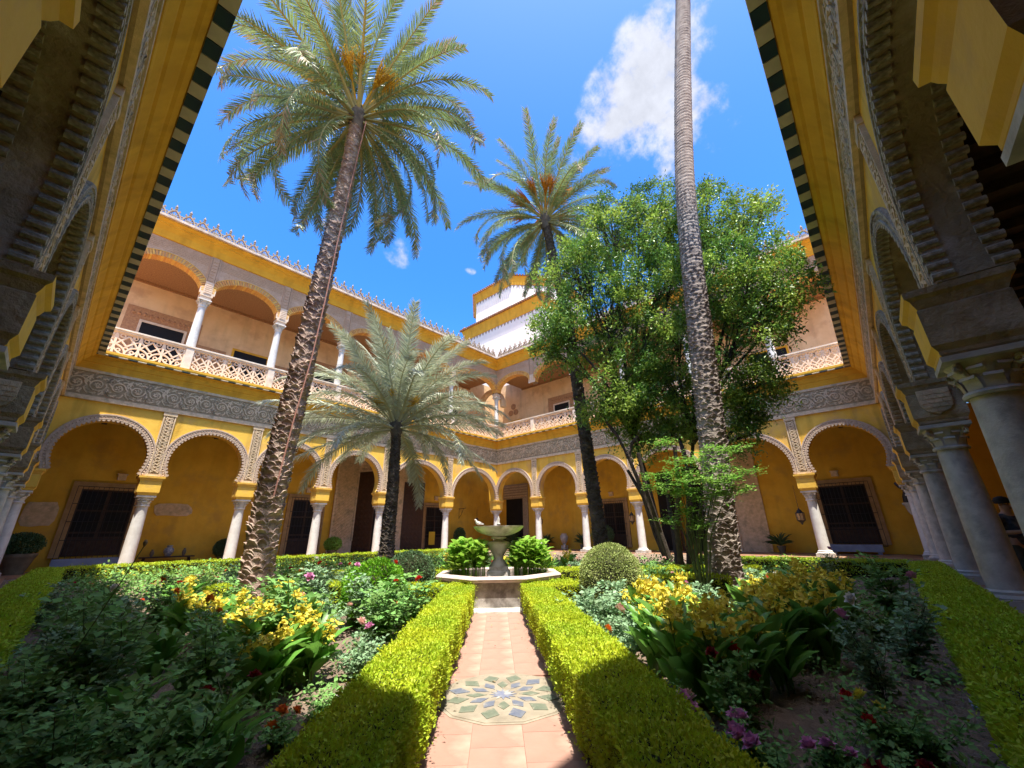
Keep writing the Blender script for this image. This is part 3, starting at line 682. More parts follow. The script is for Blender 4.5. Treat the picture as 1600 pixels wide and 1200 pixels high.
    prof = [(-.3, ztop), (.27, ztop), (.30, ztop+.03), (.32, ztop+.12), (.40, ztop+.35), (.56, ztop+.58), (.62, ztop+.62), (.62, ztop+.68), (.78, ztop+.78), (.78, ztop+.84), (-.3, ztop+.84)]
    m_ = len(prof); mb.add([(0, d, z) for d, z in prof]+[(L, d, z) for d, z in prof], [(i, (i+1) % m_, m_+(i+1) % m_, m_+i) for i in range(m_)])
    mb.build('upper_cornice', M['orange'], W)
    mb = MB(); mb.xf = P; mb.box(.80, L, .45, .93, ztop+.842, ztop+.93); mb.box(.80, L, .50, .88, ztop+.931, ztop+1.0); mb.build('gutter', M['gutter'], W)
    nc = int((L-1)/.615)
    for q in range(nc): inst('crest_finial', CREST, W, Mx(.92+q*.615+.3, .72, ztop+1.0))
    mb = MB(); mb.xf = P; mb.add([(0, .45, ztop+.86), (L, .45, ztop+.86), (L+2, BD-.3, ztop+2.2), (-2, BD-.3, ztop+2.2)], [(0, 1, 2, 3)]); mb.build('tiled_roof', M['rooftile'], W)
    # upper gallery interior
    mb = MB(); mb.xf = P; mb.box(-3.8, L+3.8, BD-.3, BD, HT, 16.2); mb.build('upper_gallery_wall', M['peach'], W)
    mb = MB(); mb.xf = P; mb.box(0, L, BD, Bu, 15.25, 15.4)
    mb.box(0, L, BD, BD+.10, 15.10, 15.249)
    mb.build('upper_ceiling', M['soffitup'], W)
    return W
def mapper(kind):
    if kind == 'fl': return (lambda u, d, z: Vector((u, d, z))), (lambda u, d, z: Matrix.Translation((u, d, z)))
    if kind == 'fr': return (lambda u, d, z: Vector((d, u, z))), (lambda u, d, z: Matrix.Translation((d, u, z)) @ Matrix.Rotation(-PI/2, 4, 'Z'))
    if kind == 'nr': return (lambda u, d, z: Vector((u, A-d, z))), (lambda u, d, z: Matrix.Translation((u, A-d, z)) @ Matrix.Rotation(PI, 4, 'Z'))
    return (lambda u, d, z: Vector((B-d, u, z))), (lambda u, d, z: Matrix.Translation((B-d, u, z)) @ Matrix.Rotation(PI/2, 4, 'Z'))
PF, MF = mapper('fl'); PR, MR = mapper('fr'); PNR, MNR = mapper('nr'); PNL, MNL = mapper('nl')
WFL = wing('fl', 'sunlit two storey palace wing on the left beyond the palms, with open upper gallery', COLL, B, PF, MF, False)
WFR = wing('fr', 'two storey palace wing on the right beyond the leafy tree, meeting the tower', COLR, A, PR, MR, False, cp=1)
WNR = wing('nr', 'shaded arcade wing towering along the right edge with grey marble columns', COLNR, B, PNR, MNR, True)
WNL = wing('nl', 'shaded arcade wing towering along the left edge with scalloped arches', COLNL, A, PNL, MNL, True)
# mirrored gallery backs close the corners behind the camera
# coats of arms on two imposts
for nm, par, mw in (('shield', WNR, MNR(14.78+.385, -.06, 3.57) @ Matrix.Rotation(PI/2, 4, 'Z')), ('shield', WNL, MNL(14.2+.385, -.18, 3.57) @ Matrix.Rotation(-PI/2, 4, 'Z'))):
    mb = MB(); sh = [(-.22, .23), (.22, .23), (.22, -.05), (.15, -.18), (0, -.25), (-.15, -.18), (-.22, -.05)]
    mb.add([(a, 0, z) for a, z in sh]+[(a, .035, z) for a, z in sh], [tuple(range(7, 14))]+[(k, (k+1) % 7, 7+(k+1) % 7, 7+k) for k in range(7)])
    for r0 in range(5):
        for c0 in range(4):
            x0 = -.20+c0*.11-(.05 if r0 % 2 else 0); z0 = .13-r0*.085
            if abs(x0+.05) > .2-(.06 if r0 > 3 else 0): continue
            mb.box(max(x0, -.2), min(x0+.095, .2), .0351, .05, z0, z0+.07)
    o = mb.build(nm, M['stone'], par); o.matrix_local = mw
# ---- openings of the lower galleries
window_grille(WFL, PF, None, 23.85, .62, 3.62, 2.0); window_grille(WFL, PF, None, 14.3, .3, 3.6, 1.75); window_grille(WFL, PF, None, 3.65, .2, 3.5, 1.9)
window_grille(WFR, PR, None, 9.1, .3, 3.45, 1.7); window_grille(WFR, PR, None, 23.3, .55, 3.62, 2.1)
for (wg, P_, u, z) in ((WFL, PF, 23.6, 4.25), (WFL, PF, 3.6, 4.2), (WFR, PR, 9.0, 4.1), (WFR, PR, 23.2, 4.25), (WFL, PF, 14.3, 4.2)): wall_lamp(wg, P_, u, z)
# great portal (left wing)
po = empty('portal', parent=WFL)
mb = MB(); mb.xf = PF; mb.box(7.4, 10.9, BD-.05, BD+.02, .06, 5.9); mb.build('opening', M['dark'], po)
mb = MB(); mb.xf = PF; mb.box(10.9, 12.5, BD, BD+.10, 1.0, 6.9, 0); mb.box(10.9, 12.6, BD, BD+.16, .06, 1.0, 0); mb.box(10.85, 10.98, BD+.1, BD+.18, 1.0, 6.9, 0); mb.box(12.42, 12.55, BD+.1, BD+.18, 1.0, 6.9, 0)
mb.box(6.2, 7.4, BD, BD+.10, .06, 6.9, 0); mb.box(7.41, 10.88, BD, BD+.12, 5.6, 6.9, 0); mb.box(7.41, 10.88, BD+.12, BD+.18, 5.6, 5.75, 0)
for kx in range(9):
    for kz in range(26):
        u = 11.07+kx*.155; z = 1.15+kz*.215+(.1 if kx % 2 else 0)
        mb.ribbon([(u, z), (u+.07, z+.06), (u, z+.13), (u-.07, z+.06)], .03, BD+.10, BD+.135, 0, closed=True)
for kx in range(20):
    for kz in range(4): u = 7.6+kx*.16; z = 5.95+kz*.23; mb.ribbon([(u, z), (u+.07, z+.06), (u, z+.13), (u-.07, z+.06)], .03, BD+.12, BD+.155, 0, closed=True)
mb.build('carved_jamb', [M['stone'], M['stone_dark']], po)
def door_leaf(par, P_, u0, d0, u1, d1, z1, nm='door_leaf'):
    a = Vector((u0, d0)); b_ = Vector((u1, d1)); t = (b_-a).normalized(); n_ = Vector((-t.y, t.x)); mb = MB()
    def Q(x, y, z): q = a+t*x+n_*y; return P_(q.x, q.y, z)
    mb.xf = Q; Lw = (b_-a).length; mb.box(0, Lw, -.04, .04, .08, z1)
    nx = max(2, int(Lw/.32)); nz = int(z1/.36)
    for i_ in range(nx):
        for j_ in range(nz):
            x = .06+(Lw-.12)*(i_+.5)/nx; z = .2+(z1-.3)*(j_+.5)/nz; w2 = (Lw-.12)/nx*.38; h2 = (z1-.3)/nz*.38
            for s in (-1, 1): mb.add([(x-w2, s*.041, z-h2), (x+w2, s*.041, z-h2), (x+w2, s*.041, z+h2), (x-w2, s*.041, z+h2), (x, s*.07, z)], [(0, 1, 4), (1, 2, 4), (2, 3, 4), (3, 0, 4)])
    return mb.build(nm, M['door'], par)
door_leaf(po, PF, 10.85, BD+.1, 10.3, BD+1.6, 5.75); door_leaf(po, PF, 6.9, BD+.12, 5.3, BD+.65, 5.35)
mb = MB(); mb.xf = PF; mb.box(3.75, 4.35, BD+.30, BD+.33, .55, 1.55); mb.build('poster', M['poster'], WFL)
# relief fragments set in the ochre wall
for (u0, u1, z0, z1) in ((25.35, 26.5, 1.9, 3.0), (20.35, 22.05, 2.45, 3.1)):
    mb = MB(); mb.xf = PF; pts = []
    for k in range(14):
        a = 2*PI*k/14; pts.append(((u0+u1)/2+(u1-u0)/2*max(-1, min(1, 1.25*math.cos(a)))*rnd.uniform(.86, 1), (z0+z1)/2+(z1-z0)/2*max(-1, min(1, 1.3*math.sin(a)))*rnd.uniform(.86, 1)))
    mb.add([(a, BD, z) for a, z in pts]+[(a, BD+.06, z) for a, z in pts], [tuple(range(14, 28))]+[(k, (k+1) % 14, 14+(k+1) % 14, 14+k) for k in range(14)])
    for k in range(7): z = z0+.12+(z1-z0-.2)*k/7; mb.box(u0+.2, u1-.2, BD+.0601, BD+.085, z, z+.05)
    mb.build('relief_slab', M['stone'], WFL)
# right wing doors and panels
mb = MB(); mb.xf = PR; mb.box(-2.3, -.15, BD-.04, BD+.03, .06, 4.4); mb.build('dark_doorway', M['dark'], WFR)
mb = MB(); mb.xf = PR; mb.box(-2.6, .45, BD, BD+.12, 4.4, 5.75, 1); mb.box(-.15, .45, BD, BD+.12, .06, 4.4, 1)
for kx in range(17):
    for kz in range(5): u = -2.4+kx*.17; z = 4.55+kz*.23; mb.ribbon([(u, z), (u+.07, z+.06), (u, z+.13), (u-.07, z+.06)], .03, BD+.12, BD+.155, 0, closed=True)
mb.build('door_surround', [M['stone'], M['stone_dark']], WFR)
for (u0, u1, z1) in ((12.7, 13.9, 5.4), (14.7, 17.0, 5.6)):
    mb = MB(); mb.xf = PR; mb.box(u0, u1, BD-.04, BD+.03, .06, z1); mb.build('dark_doorway', M['dark'], WFR)
mb = MB(); mb.xf = PR; mb.box(17.6, 19.3, BD, BD+.10, .06, 6.6); mb.box(17.55, 17.7, BD, BD+.2, .06, 6.7); mb.build('stone_panel', M['stone'], WFR)
door_leaf(WFR, PR, 14.0, BD+.1, 14.5, BD+1.1, 4.6)
# upper gallery openings and paintings
def upper_window(par, P_, u0, u1, z1, painted=False, z0=9.2):
    w = empty('window', parent=par)
    mb = MB(); mb.xf = P_; mb.box(u0, u1, BD-.04, BD+.03, z0, z1); mb.build('glass', M['glassdark'], w)
    mb = MB(); mb.xf = P_
    for a, b_, c, d in ((u0-.12, u0, z0, z1+.12), (u1, u1+.12, z0, z1+.12), (u0, u1, z1, z1+.12)): mb.box(a, b_, BD, BD+.08, c, d)
    mb.build('frame', M['timber'] if False else (M['lime'] if painted else M['orange']), w)
    if painted:
        mb = MB(); mb.xf = P_; c = .75; mb.box(u0-c, u0-.12, BD, BD+.03, z0, z1+.85); mb.box(u1+.12, u1+c, BD, BD+.03, z0, z1+.85); mb.box(u0-.12, u1+.12, BD, BD+.03, z1+.121, z1+.85)
        for k in range(12): x = u0-c+.15+(u1-u0+2*c-.3)*(k+.5)/12; mb.lathe([(.001, z1+.3), (.10, z1+.45), (.001, z1+.6)], c=(x, BD+.03), n=5)
        mb.build('painted_surround', M['fresco'], w)
upper_window(WFL, PF, 22.95, 24.85, 12.76, True); upper_window(WFL, PF, 18.4, 20.3, 12.55); upper_window(WFL, PF, 13.6, 15.2, 12.6, True); upper_window(WFL, PF, 8.4, 10.0, 12.6); upper_window(WFL, PF, 1.5, 3.2, 12.6, True)
upper_window(WFR, PR, -1.6, -.2, 12.0); upper_window(WFR, PR, 4.0, 5.6, 12.6, True); upper_window(WFR, PR, 9.6, 11.2, 12.6); upper_window(WFR, PR, 14.4, 16.0, 12.6, True); upper_window(WFR, PR, 20.4, 22.6, 12.5)
for (u0, u1) in ((20.7, 22.2), (16.2, 18.0)):
    mb = MB(); mb.xf = PF; mb.box(u0, u1, BD, BD+.02, 10.2, 12.3)
    mb.build('faded_painting', M['fresco'], WFL)
pc = [(-1.2, 13.6), (-1.55, 12.95), (-.85, 12.95)]
for (u, z) in pc:
    mb = MB(); vs = [];
    for r0, dd in ((.30, .0), (.30, .05), (.22, .03), (.10, .06), (.0, .06)):
        for k in range(16): vs.append((u+r0*math.cos(PI*k/8), BD+dd, z+r0*math.sin(PI*k/8)))
    mb.xf = PR; mb.add(vs, [(j*16+k, j*16+(k+1) % 16, (j+1)*16+(k+1) % 16, (j+1)*16+k) for j in range(4) for k in range(16)]); mb.build('wall_plate', M['fresco'], WFR)
mb = MB(); mb.xf = PR
pts = [(-2.9+1.45+1.6*math.cos(PI-PI*j/16), 12.6+1.9*math.sin(PI-PI*j/16)) for j in range(17)]
mb.ribbon(pts, .35, -1.0, -.55); mb.build('cross_arch', M['peach'], WFR)

# ------------------------------------------------------------------ tower
tw = empty('tower', (-9, -4, 0), 0, 'white tower rising behind the far corner, with octagonal upper stage and orange eaves', 'tower')
tw.location = (0, 0, 0)
def eaves(ptsxy, z0, z1, over, name, par, closed=True, teeth=True):
    """orange cove band and tile row around a convex outline"""
    n = len(ptsxy); c = sum((Vector(p) for p in ptsxy), Vector((0, 0)))/n
    def off(d):
        out = []
        for i in range(n):
            p0, p1, p2 = Vector(ptsxy[i-1]), Vector(ptsxy[i]), Vector(ptsxy[(i+1) % n]); e1 = (p1-p0).normalized(); e2 = (p2-p1).normalized()
            n1 = Vector((e1.y, -e1.x)); n2 = Vector((e2.y, -e2.x)); 
            if n1.dot(p1-c) < 0: n1 = -n1
            if n2.dot(p1-c) < 0: n2 = -n2
            b = (n1+n2); b = b/(b.dot(n1)) if abs(b.dot(n1)) > .1 else n1; out.append(p1+b*d)
        return out
    mb = MB(); rings = [(0.0, z0), (.06, z0+.02), (.10, z0+(z1-z0)*.3), (over*.45, z0+(z1-z0)*.8), (over*.6, z1), (0, z1)]
    vs = []
    for d, z in rings: vs += [(p.x, p.y, z) for p in off(d)]
    mb.add(vs, [(j*n+k, j*n+(k+1) % n, (j+1)*n+(k+1) % n, (j+1)*n+k) for j in range(len(rings)-1) for k in range(n)])
    mb.build('eaves_band', M['orange'], par)
    mb = MB(); o = off(over)
    for i in range(n):
        a, b = o[i], o[(i+1) % n]; L_ = (b-a).length; t = (b-a)/L_; nn_ = Vector((t.y, -t.x)); 
        if nn_.dot(a-c) < 0: nn_ = -nn_
        m = int(L_/.34)
        for k in range(m):
            p = a+t*(L_*(k+.5)/m); q = p-nn_*.9
            mb.tube([(p.x, p.y, z1+.06), (q.x, q.y, z1+.30)], .12, 6)
    mb.build('roof_tile_edge', M['rooftile'], par)
    if teeth:
        mb = MB(); o = off(.02)
        for i in range(n):
            a, b = o[i], o[(i+1) % n]; L_ = (b-a).length; m = int(L_/.5); t = (b-a)/L_
            for k in range(m):
                p = a+t*(L_*(k+.5)/m); w = t*.2
                mb.add([(p.x-w.x, p.y-w.y, z0-.02), (p.x+w.x, p.y+w.y, z0-.02), (p.x, p.y, z0-.42)], [(0, 1, 2)])
        mb.build('painted_pendants', M['crest'], par)
    return off
low = [(-4.5, 2.45), (-4.5, -9.9), (-16, -9.9), (-16, 2.45)]
MB().box(-16, -4.5, -9.9, 2.45, 14, 24.45).build('lower_stage', M['white'], tw)
eaves(low, 24.4, 25.75, .55, 'e', tw)
mb = MB(); mb.add([(-4, 2.95, 25.95), (-4, -10.4, 25.95), (-16.5, -10.4, 25.95), (-16.5, 2.95, 25.95), (-8, -1, 27), (-8, -7, 27), (-12, -7, 27), (-12, -1, 27)], [(0, 1, 5, 4), (1, 2, 6, 5), (2, 3, 7, 6), (3, 0, 4, 7)]); mb.build('lower_roof', M['rooftile'], tw)
octo = [(-6.1, -3.2), (-6.1, -9.6), (-10.0, -13.6), (-16.2, -13.6), (-20.2, -9.6), (-20.2, -3.2), (-16.2, .5), (-9.9, .5)]
mb = MB(); mb.add([(x, y, 25.0) for x, y in octo]+[(x, y, 30.7) for x, y in octo], [(k, (k+1) % 8, 8+(k+1) % 8, 8+k) for k in range(8)]); mb.build('octagonal_stage', M['white'], tw)
offo = eaves(octo, 30.6, 31.75, .55, 'e', tw)
mb = MB(); mb.add([(p.x, p.y, 31.9) for p in offo(.3)]+[(-13.2, -6.4, 34.2)], [(k, (k+1) % 8, 8) for k in range(8)]); mb.build('octagonal_roof', M['rooftile'], tw)
MB().box(-12.4, -11.2, -7, -5.8, 33, 36).build('chimney', M['white'], tw)

# ------------------------------------------------------------------ fountain
FO = gp(9.3, .03, 0); FA = pang
fo = empty('fountain', FO, FA, 'stone fountain with octagonal basin and mossy bowl at the end of the path', 'fountain')
mb = MB(); ro, ri = 1.16, 1.0
def octr(r, rot=PI/8): return [(r/math.cos(PI/8)*math.cos(rot+k*PI/4), r/math.cos(PI/8)*math.sin(rot+k*PI/4)) for k in range(8)]
pan = MB()
for k in range(8):
    a, b = octr(ro)[k], octr(ro)[(k+1) % 8]; c, d = octr(ri)[k], octr(ri)[(k+1) % 8]
    pan.add([(*a, .09), (*b, .09), (*d, .09), (*c, .09), (*a, .50), (*b, .50), (*d, .50), (*c, .50)], [(0, 1, 5, 4), (2, 3, 7, 6), (4, 5, 6, 7)])
pan.build('basin_wall', M['basin'], fo)
mb = MB()
for k in range(8):
    for q in (0, 1):
        x, y = octr(ro+.012)[k]; 
    mb.tube([(x, y, .09), (x, y, .50)], .035, 6)
mb.lathe([(1.32/math.cos(PI/8), -.02), (1.32/math.cos(PI/8), .05), (1.24/math.cos(PI/8), .07), (1.22/math.cos(PI/8), .09), (1.0, .09)], n=8, rot=PI/8)
mb.build('basin_plinth', M['marble_old'], fo)
mb = MB(); vs = []; rr = [(1.0, .50), (1.20, .50), (1.245, .525), (1.255, .555), (1.235, .585), (1.04, .59), (1.0, .57)]
NS = 32
for (r, z) in rr:
    for k in range(NS):
        a = PI/8+2*PI*k/NS; am = (a % (PI/4))-PI/8; rad = r*(.62/math.cos(((a) % (PI/4))-PI/8)+.38)*1.0
        rad = r/math.cos((((a-PI/8) % (PI/4))-PI/8)); vs.append((rad*math.cos(a), rad*math.sin(a), z))
mb.add(vs, [(j*NS+k, j*NS+(k+1) % NS, ((j+1) % 7)*NS+(k+1) % NS, ((j+1) % 7)*NS+k) for j in range(7) for k in range(NS)]); mb.build('rim', M['pinkstone'], fo)
MB().lathe([(1.02, .47), (1.02, .50)], n=8, rot=PI/8).build('water', M['water'], fo)
MB().lathe([(.24, .45), (.24, .60), (.20, .62), (.20, .70)], square=True).build('foot_block', M['fount'], fo)
mb = MB(); mb.lathe([(.19, .70), (.16, .76), (.10, .84), (.10, .88), (.15, .96), (.215, 1.06), (.245, 1.13), (.23, 1.17), (.15, 1.19), (.10, 1.21), (.10, 1.225), (.16, 1.24), (.17, 1.27), (.11, 1.29)], n=24); mb.build('vase_foot', M['fount'], fo, smooth=True)
vs = []; prof = [(.10, 1.28), (.22, 1.30), (.36, 1.345), (.46, 1.40), (.52, 1.46), (.545, 1.475), (.55, 1.50), (.51, 1.50), (.48, 1.46), (.30, 1.38), (0, 1.36)]
mb = MB(); NS = 48
for i, (r, z) in enumerate(prof):
    for k in range(NS):
        g = 1+(.035*math.cos(k/NS*2*PI*12) if 1 <= i <= 4 else 0); vs.append((r*g*math.cos(2*PI*k/NS), r*g*math.sin(2*PI*k/NS), z))
mb.add(vs, [(j*NS+k, j*NS+(k+1) % NS, (j+1)*NS+(k+1) % NS, (j+1)*NS+k) for j in range(len(prof)-1) for k in range(NS)]); mb.build('bowl', M['fount'], fo, smooth=True)
MB().lathe([(.50, 1.455), (.50, 1.462)], n=32).build('bowl_water', M['water'], fo)
MB().lathe([(.03, 1.37), (.03, 1.50), (.045, 1.54), (.02, 1.58), (.03, 1.64), (.008, 1.70)], n=10).build('water_jet_nozzle', M['marble_old'], fo, smooth=True)
# white dove perched on the bowl
dv = empty('dove', tuple(FO+Vector((math.cos(FA+2.0)*0, 0, 0))), 0, 'white dove perched on the left edge of the fountain bowl', 'bird')
DL = gp(9.15, .03-.43, 1.50); dv.location = DL; dv.rotation_euler = (0, 0, FA+PI/2+.4); dv.scale = (.68, .68, .68)
mb = MB(); mb.tube([(-.17, 0, .05), (-.10, 0, .075), (-.03, 0, .085), (.05, 0, .10), (.09, 0, .14), (.10, 0, .175), (.125, 0, .19), (.145, 0, .185)], [.012, .03, .048, .05, .034, .026, .024, .01], 10); mb.build('body', M['p_white'], dv, smooth=True)
for s in (-1, 1): MB().add([(.06, s*.045, .13), (.0, s*.055, .06), (-.13, s*.03, .05), (-.17, s*.015, .065), (-.06, s*.05, .12)], [(0, 1, 2, 3, 4)]).build('wing', M['marble'], dv)
MB().tube([(.145, 0, .185), (.168, 0, .178)], [.007, .001], 5).build('beak', M['p_fruit'], dv)
mb = MB(); [mb.tube([(0, s*.02, .04), (.01, s*.02, 0)], .004, 4) for s in (-1, 1)]; mb.build('legs', M['pinkstone'], dv)

# ------------------------------------------------------------------ hedges
def hedge(name, label, pts, w, h, mkey, dens=1500, lf=.035, group='clipped hedges edging the beds', z0=0.0):
    """pts: centre line in world XY"""
    P = [Vector((p[0], p[1])) for p in pts]; n = len(P); LV = []
    core = MB(); segs = [(P[i], P[i+1]) for i in range(n-1)]
    V = []; F = []; parts = []
    for (a, b) in segs:
        t = (b-a); L = t.length; t = t/L; nn = Vector((-t.y, t.x)); hw = w/2
        e = .06
        core.add([(*(a-t*(hw-e)*.0-nn*(hw-e)), 0), (*(b-nn*(hw-e)), 0), (*(b+nn*(hw-e)), 0), (*(a+nn*(hw-e)), 0), (*(a-nn*(hw-e)), h-e), (*(b-nn*(hw-e)), h-e), (*(b+nn*(hw-e)), h-e), (*(a+nn*(hw-e)), h-e)],
                 [(4, 5, 6, 7), (0, 1, 5, 4), (1, 2, 6, 5), (2, 3, 7, 6), (3, 0, 4, 7)])
        area_top = L*w; area_s = L*h
        nt = int(area_top*dens); ns = int(area_s*dens*.75)
        u = nr.rand(nt)*L; v = (nr.rand(nt)-.5)*w; bump = .012*np.sin(u*5.1+v*9)+.012*np.sin(u*11.3-v*5)
        z = h+bump-np.abs(nr.normal(size=nt))*.035-.5*np.maximum(0, np.abs(v)-hw+.05)
        top = np.stack([a.x+t.x*u+nn.x*v, a.y+t.y*u+nn.y*v, z], 1); nt_ = np.tile([0, 0, 1.], (nt, 1))
        parts.append((top, nt_))
        for s in (-1, 1):
            u = nr.rand(ns)*L; z = nr.rand(ns)**.85*h; off = hw+.012*np.sin(u*6+z*7)+.012*np.sin(u*13)-np.abs(nr.normal(size=ns))*.03-.10*(z < .12)
            sd = np.stack([a.x+t.x*u+nn.x*s*off, a.y+t.y*u+nn.y*s*off, z], 1); parts.append((sd, np.tile([nn.x*s, nn.y*s, .35], (ns, 1))))
        for (q, s) in ((a, -1), (b, 1)):
            ne = int(w*h*dens*.75); v = (nr.rand(ne)-.5)*w; z = nr.rand(ne)*h; off = -np.abs(nr.normal(size=ne))*.03+.0
            parts.append((np.stack([q.x+t.x*s*off+nn.x*v, q.y+t.y*s*off+nn.y*v, z], 1), np.tile([t.x*s, t.y*s, .35], (ne, 1))))
    pos = np.concatenate([p for p, _ in parts]); nor = np.concatenate([q for _, q in parts]); k = len(pos); sp = (nr.rand(k) < .035)[:, None]*np.abs(nr.normal(size=(k, 1)))*.035; pos = pos+nor*sp
    D = unit(nor*.75+nr.normal(size=(k, 3))*.7+[0, 0, .2]); Nn = unit(nor*.9+nr.normal(size=(k, 3))*.55+[0, 0, .4])
    sz = lf*(.7+.7*nr.rand(k)); V, F = leaves(pos, D, Nn, sz, sz*.55)
    o = empty(name, (0, 0, 0), 0, label, 'hedge', group)
    link(bpy.data.objects.new('foliage', npmesh('foliage', V, F, M[mkey])), o)
    core.build('branches', M['hedgecore'], o)  # solid dark box standing in for the shade inside the hedge
    return o
def hg(name, label, sr, w, h, m, **k): return hedge('hedge', label, [gp(*q)[:2] for q in sr], w, h, m, **k)
hg('h', 'golden clipped hedge running along the left side of the path', [(.9, -.70), (8.3, -.66)], .48, .48, 'hedge', dens=12500, lf=.022)
hg('h', 'golden clipped hedge running along the right side of the path', [(.9, .79), (8.3, .69)], .50, .49, 'hedge', dens=12500, lf=.022)
hg('h', 'short golden hedge turning left in front of the fountain basin', [(8.0, -.92), (8.0, -2.1)], .55, .50, 'hedge', dens=4500, lf=.03)
hg('h', 'short golden hedge turning right in front of the fountain basin', [(8.1, .98), (8.1, 1.75)], .60, .50, 'hedge', dens=4500, lf=.03)
hg('h', 'golden hedge behind the fountain towards the left', [(11.2, -.9), (11.2, -5.2)], .6, .5, 'hedge', dens=1800, lf=.042)
hg('h', 'golden hedge behind the fountain towards the right', [(11.0, .9), (10.8, 6.5)], .6, .5, 'hedge', dens=1800, lf=.042)
hedge('hedge', 'bright green hedge at the foot of the near right arcade columns', [(10.2, 25.22), (23.6, 25.22)], .62, .50, 'hedgeg', dens=4200, lf=.032)
hedge('hedge', 'bright green hedge at the foot of the near left arcade columns', [(25.25, 5.0), (26.1, 19.2)], .62, .50, 'hedgeg', dens=2600, lf=.036)
hedge('hedge', 'dark shaded hedge in front of the barred window at the far right', [(9.6, 19.2), (9.6, 24.9)], .6, .48, 'hedgeg', dens=1600, lf=.045)
hedge('hedge', 'yellow hedge in front of the sunlit columns at the far left', [(9.0, 4.3), (25.5, 4.3)], .7, .5, 'hedge', dens=1100, lf=.05)
hedge('hedge', 'small golden hedge crossing the left bed beyond the red roses', [gp(8.6, -2.6)[:2], gp(8.6, -5.4)[:2]], .5, .5, 'hedge', dens=2000, lf=.04)
hedge('hedge', 'small golden hedge crossing the right bed beside the pale topiary ball', [gp(8.9, 2.6)[:2], gp(8.7, 4.6)[:2]], .5, .5, 'hedge', dens=2000, lf=.04)
# topiary balls
def ball(label, c, r, h, mkey, n=9000, lf=.03, rough=.03):
    o = empty('topiary_ball', c, 0, label, 'topiary shrub')
    d = randn_dirs(n, .15); d[:, 2] = np.maximum(d[:, 2], -.75); d = unit(d)
    ph = np.sin(d[:, 0]*7+d[:, 1]*5)*rough+np.sin(d[:, 2]*9+d[:, 0]*6)*rough
    rad = 1+ph-np.abs(nr.normal(size=n))*.05
    pos = d*rad[:, None]*np.array([r, r, h/2]); pos[:, 2] += h/2
    D = unit(d+nr.normal(size=(n, 3))*.6); Nn = nr.normal(size=(n, 3)); s = lf*(.7+.6*nr.rand(n)); V, F = leaves(pos, D, Nn, s, s*.6)
    link(bpy.data.objects.new('foliage', npmesh('foliage', V, F, M[mkey])), o)
    MB().lathe([(r*.3, 0), (r*.78, h*.18), (r*.88, h*.45), (r*.75, h*.75), (r*.4, h*.9), (.01, h*.93)], n=16).build('branches', M['hedgecore'], o)  # solid dark dome; the shade inside the shrub is painted as its colour
ball('large pale green clipped ball shrub to the right of the fountain', gp(7.6, 1.98), .54, 1.15, 'ball', 14000, .028, .02)
ball('dark green clipped dome shrub left of the fountain, in front of the doors', gp(10.4, -2.05), .56, .98, 'balld', 9000, .035, .03)
ball('loose bright green rounded bush among red roses on the left', gp(7.3, -2.0), .48, .95, 'ballg', 8000, .045, .07)
ball('small clipped dark cone of box beside the left hedge crossing', gp(8.3, -3.4), .3, .7, 'balld', 3000, .035, .05)

# ------------------------------------------------------------------ bedding plants (prototype meshes shared by the copies)
def rose_protos(seed, mkey, h=.75, spread=.38, nst=7, leafsz=.05, cnt=46):
    rs = np.random.RandomState(seed); st = MB(); P = []; D = []; tips = []
    for k in range(nst):
        a = rs.rand()*2*PI; out = spread*(.25+.75*rs.rand()); hh = h*(.55+.45*rs.rand()); pts = []
        for j in range(6):
            t = j/5; pts.append((out*math.cos(a)*t**1.3+rs.normal()*.012, out*math.sin(a)*t**1.3+rs.normal()*.012, hh*t))
        st.tube(pts, [.007*(1-.6*j/5) for j in range(6)], 4); tips.append(pts[-1])
        for j in range(cnt//nst*1+6):      # compound leaves
            t = .15+.85*rs.rand(); i = min(int(t*5), 4); f = t*5-i; p = np.array(pts[i])*(1-f)+np.array(pts[i+1])*f
            b = rs.rand()*2*PI; el = rs.uniform(-.2, .7); d = np.array([math.cos(b)*math.cos(el), math.sin(b)*math.cos(el), math.sin(el)]); ln = .09+.08*rs.rand()
            e = np.cross(d, [0, 0, 1]); e = e/np.linalg.norm(e)
            for (q, sd) in ((.35, -1), (.35, 1), (.7, -1), (.7, 1), (1, 0)):
                P.append(p+d*ln*q); D.append(d*(1 if sd == 0 else .45)+e*sd*.9+rs.normal(size=3)*.15)
    P = np.array(P); D = np.array(D); n = len(P); s = leafsz*(.7+.6*rs.rand(n)); Nn = np.tile([0, 0, 1.], (n, 1))+rs.normal(size=(n, 3))*.45
    V, F = leaves(P, D, Nn, s, s*.68)
    return npmesh('foliage', V, F, M[mkey]), st.mesh('stems', M['stem']), tips
def bloom(mkey, r=.045, npet=14):
    P = []; D = []
    k = np.arange(npet); a = k*2.4; el = .1+1.2*k/npet; d = np.stack([np.cos(a)*np.cos(el), np.sin(a)*np.cos(el), np.sin(el)], 1)
    V, F = leaves(d*r*.08, d, np.stack([-np.cos(a)*np.sin(el), -np.sin(a)*np.sin(el), np.cos(el)], 1), np.full(npet, r), np.full(npet, r*1.1), LEAF*np.array([1, 1, 3.]))
    return npmesh('flower_head', V, F, M['p_'+mkey])
BL = {k: bloom(k) for k in ('red', 'darkred', 'pink', 'white', 'orange', 'yellow', 'palepink')}
ROSE = [rose_protos(1, 'rose', .62, .42, 11, .062, 150), rose_protos(2, 'rose', .80, .40, 11, .065, 160), rose_protos(3, 'roseb', .55, .45, 12, .06, 170), rose_protos(4, 'roseb', .8, .40, 10, .055, 150), rose_protos(5, 'rose', .42, .40, 10, .055, 120), rose_protos(6, 'lush', .55, .4, 10, .06, 140)]
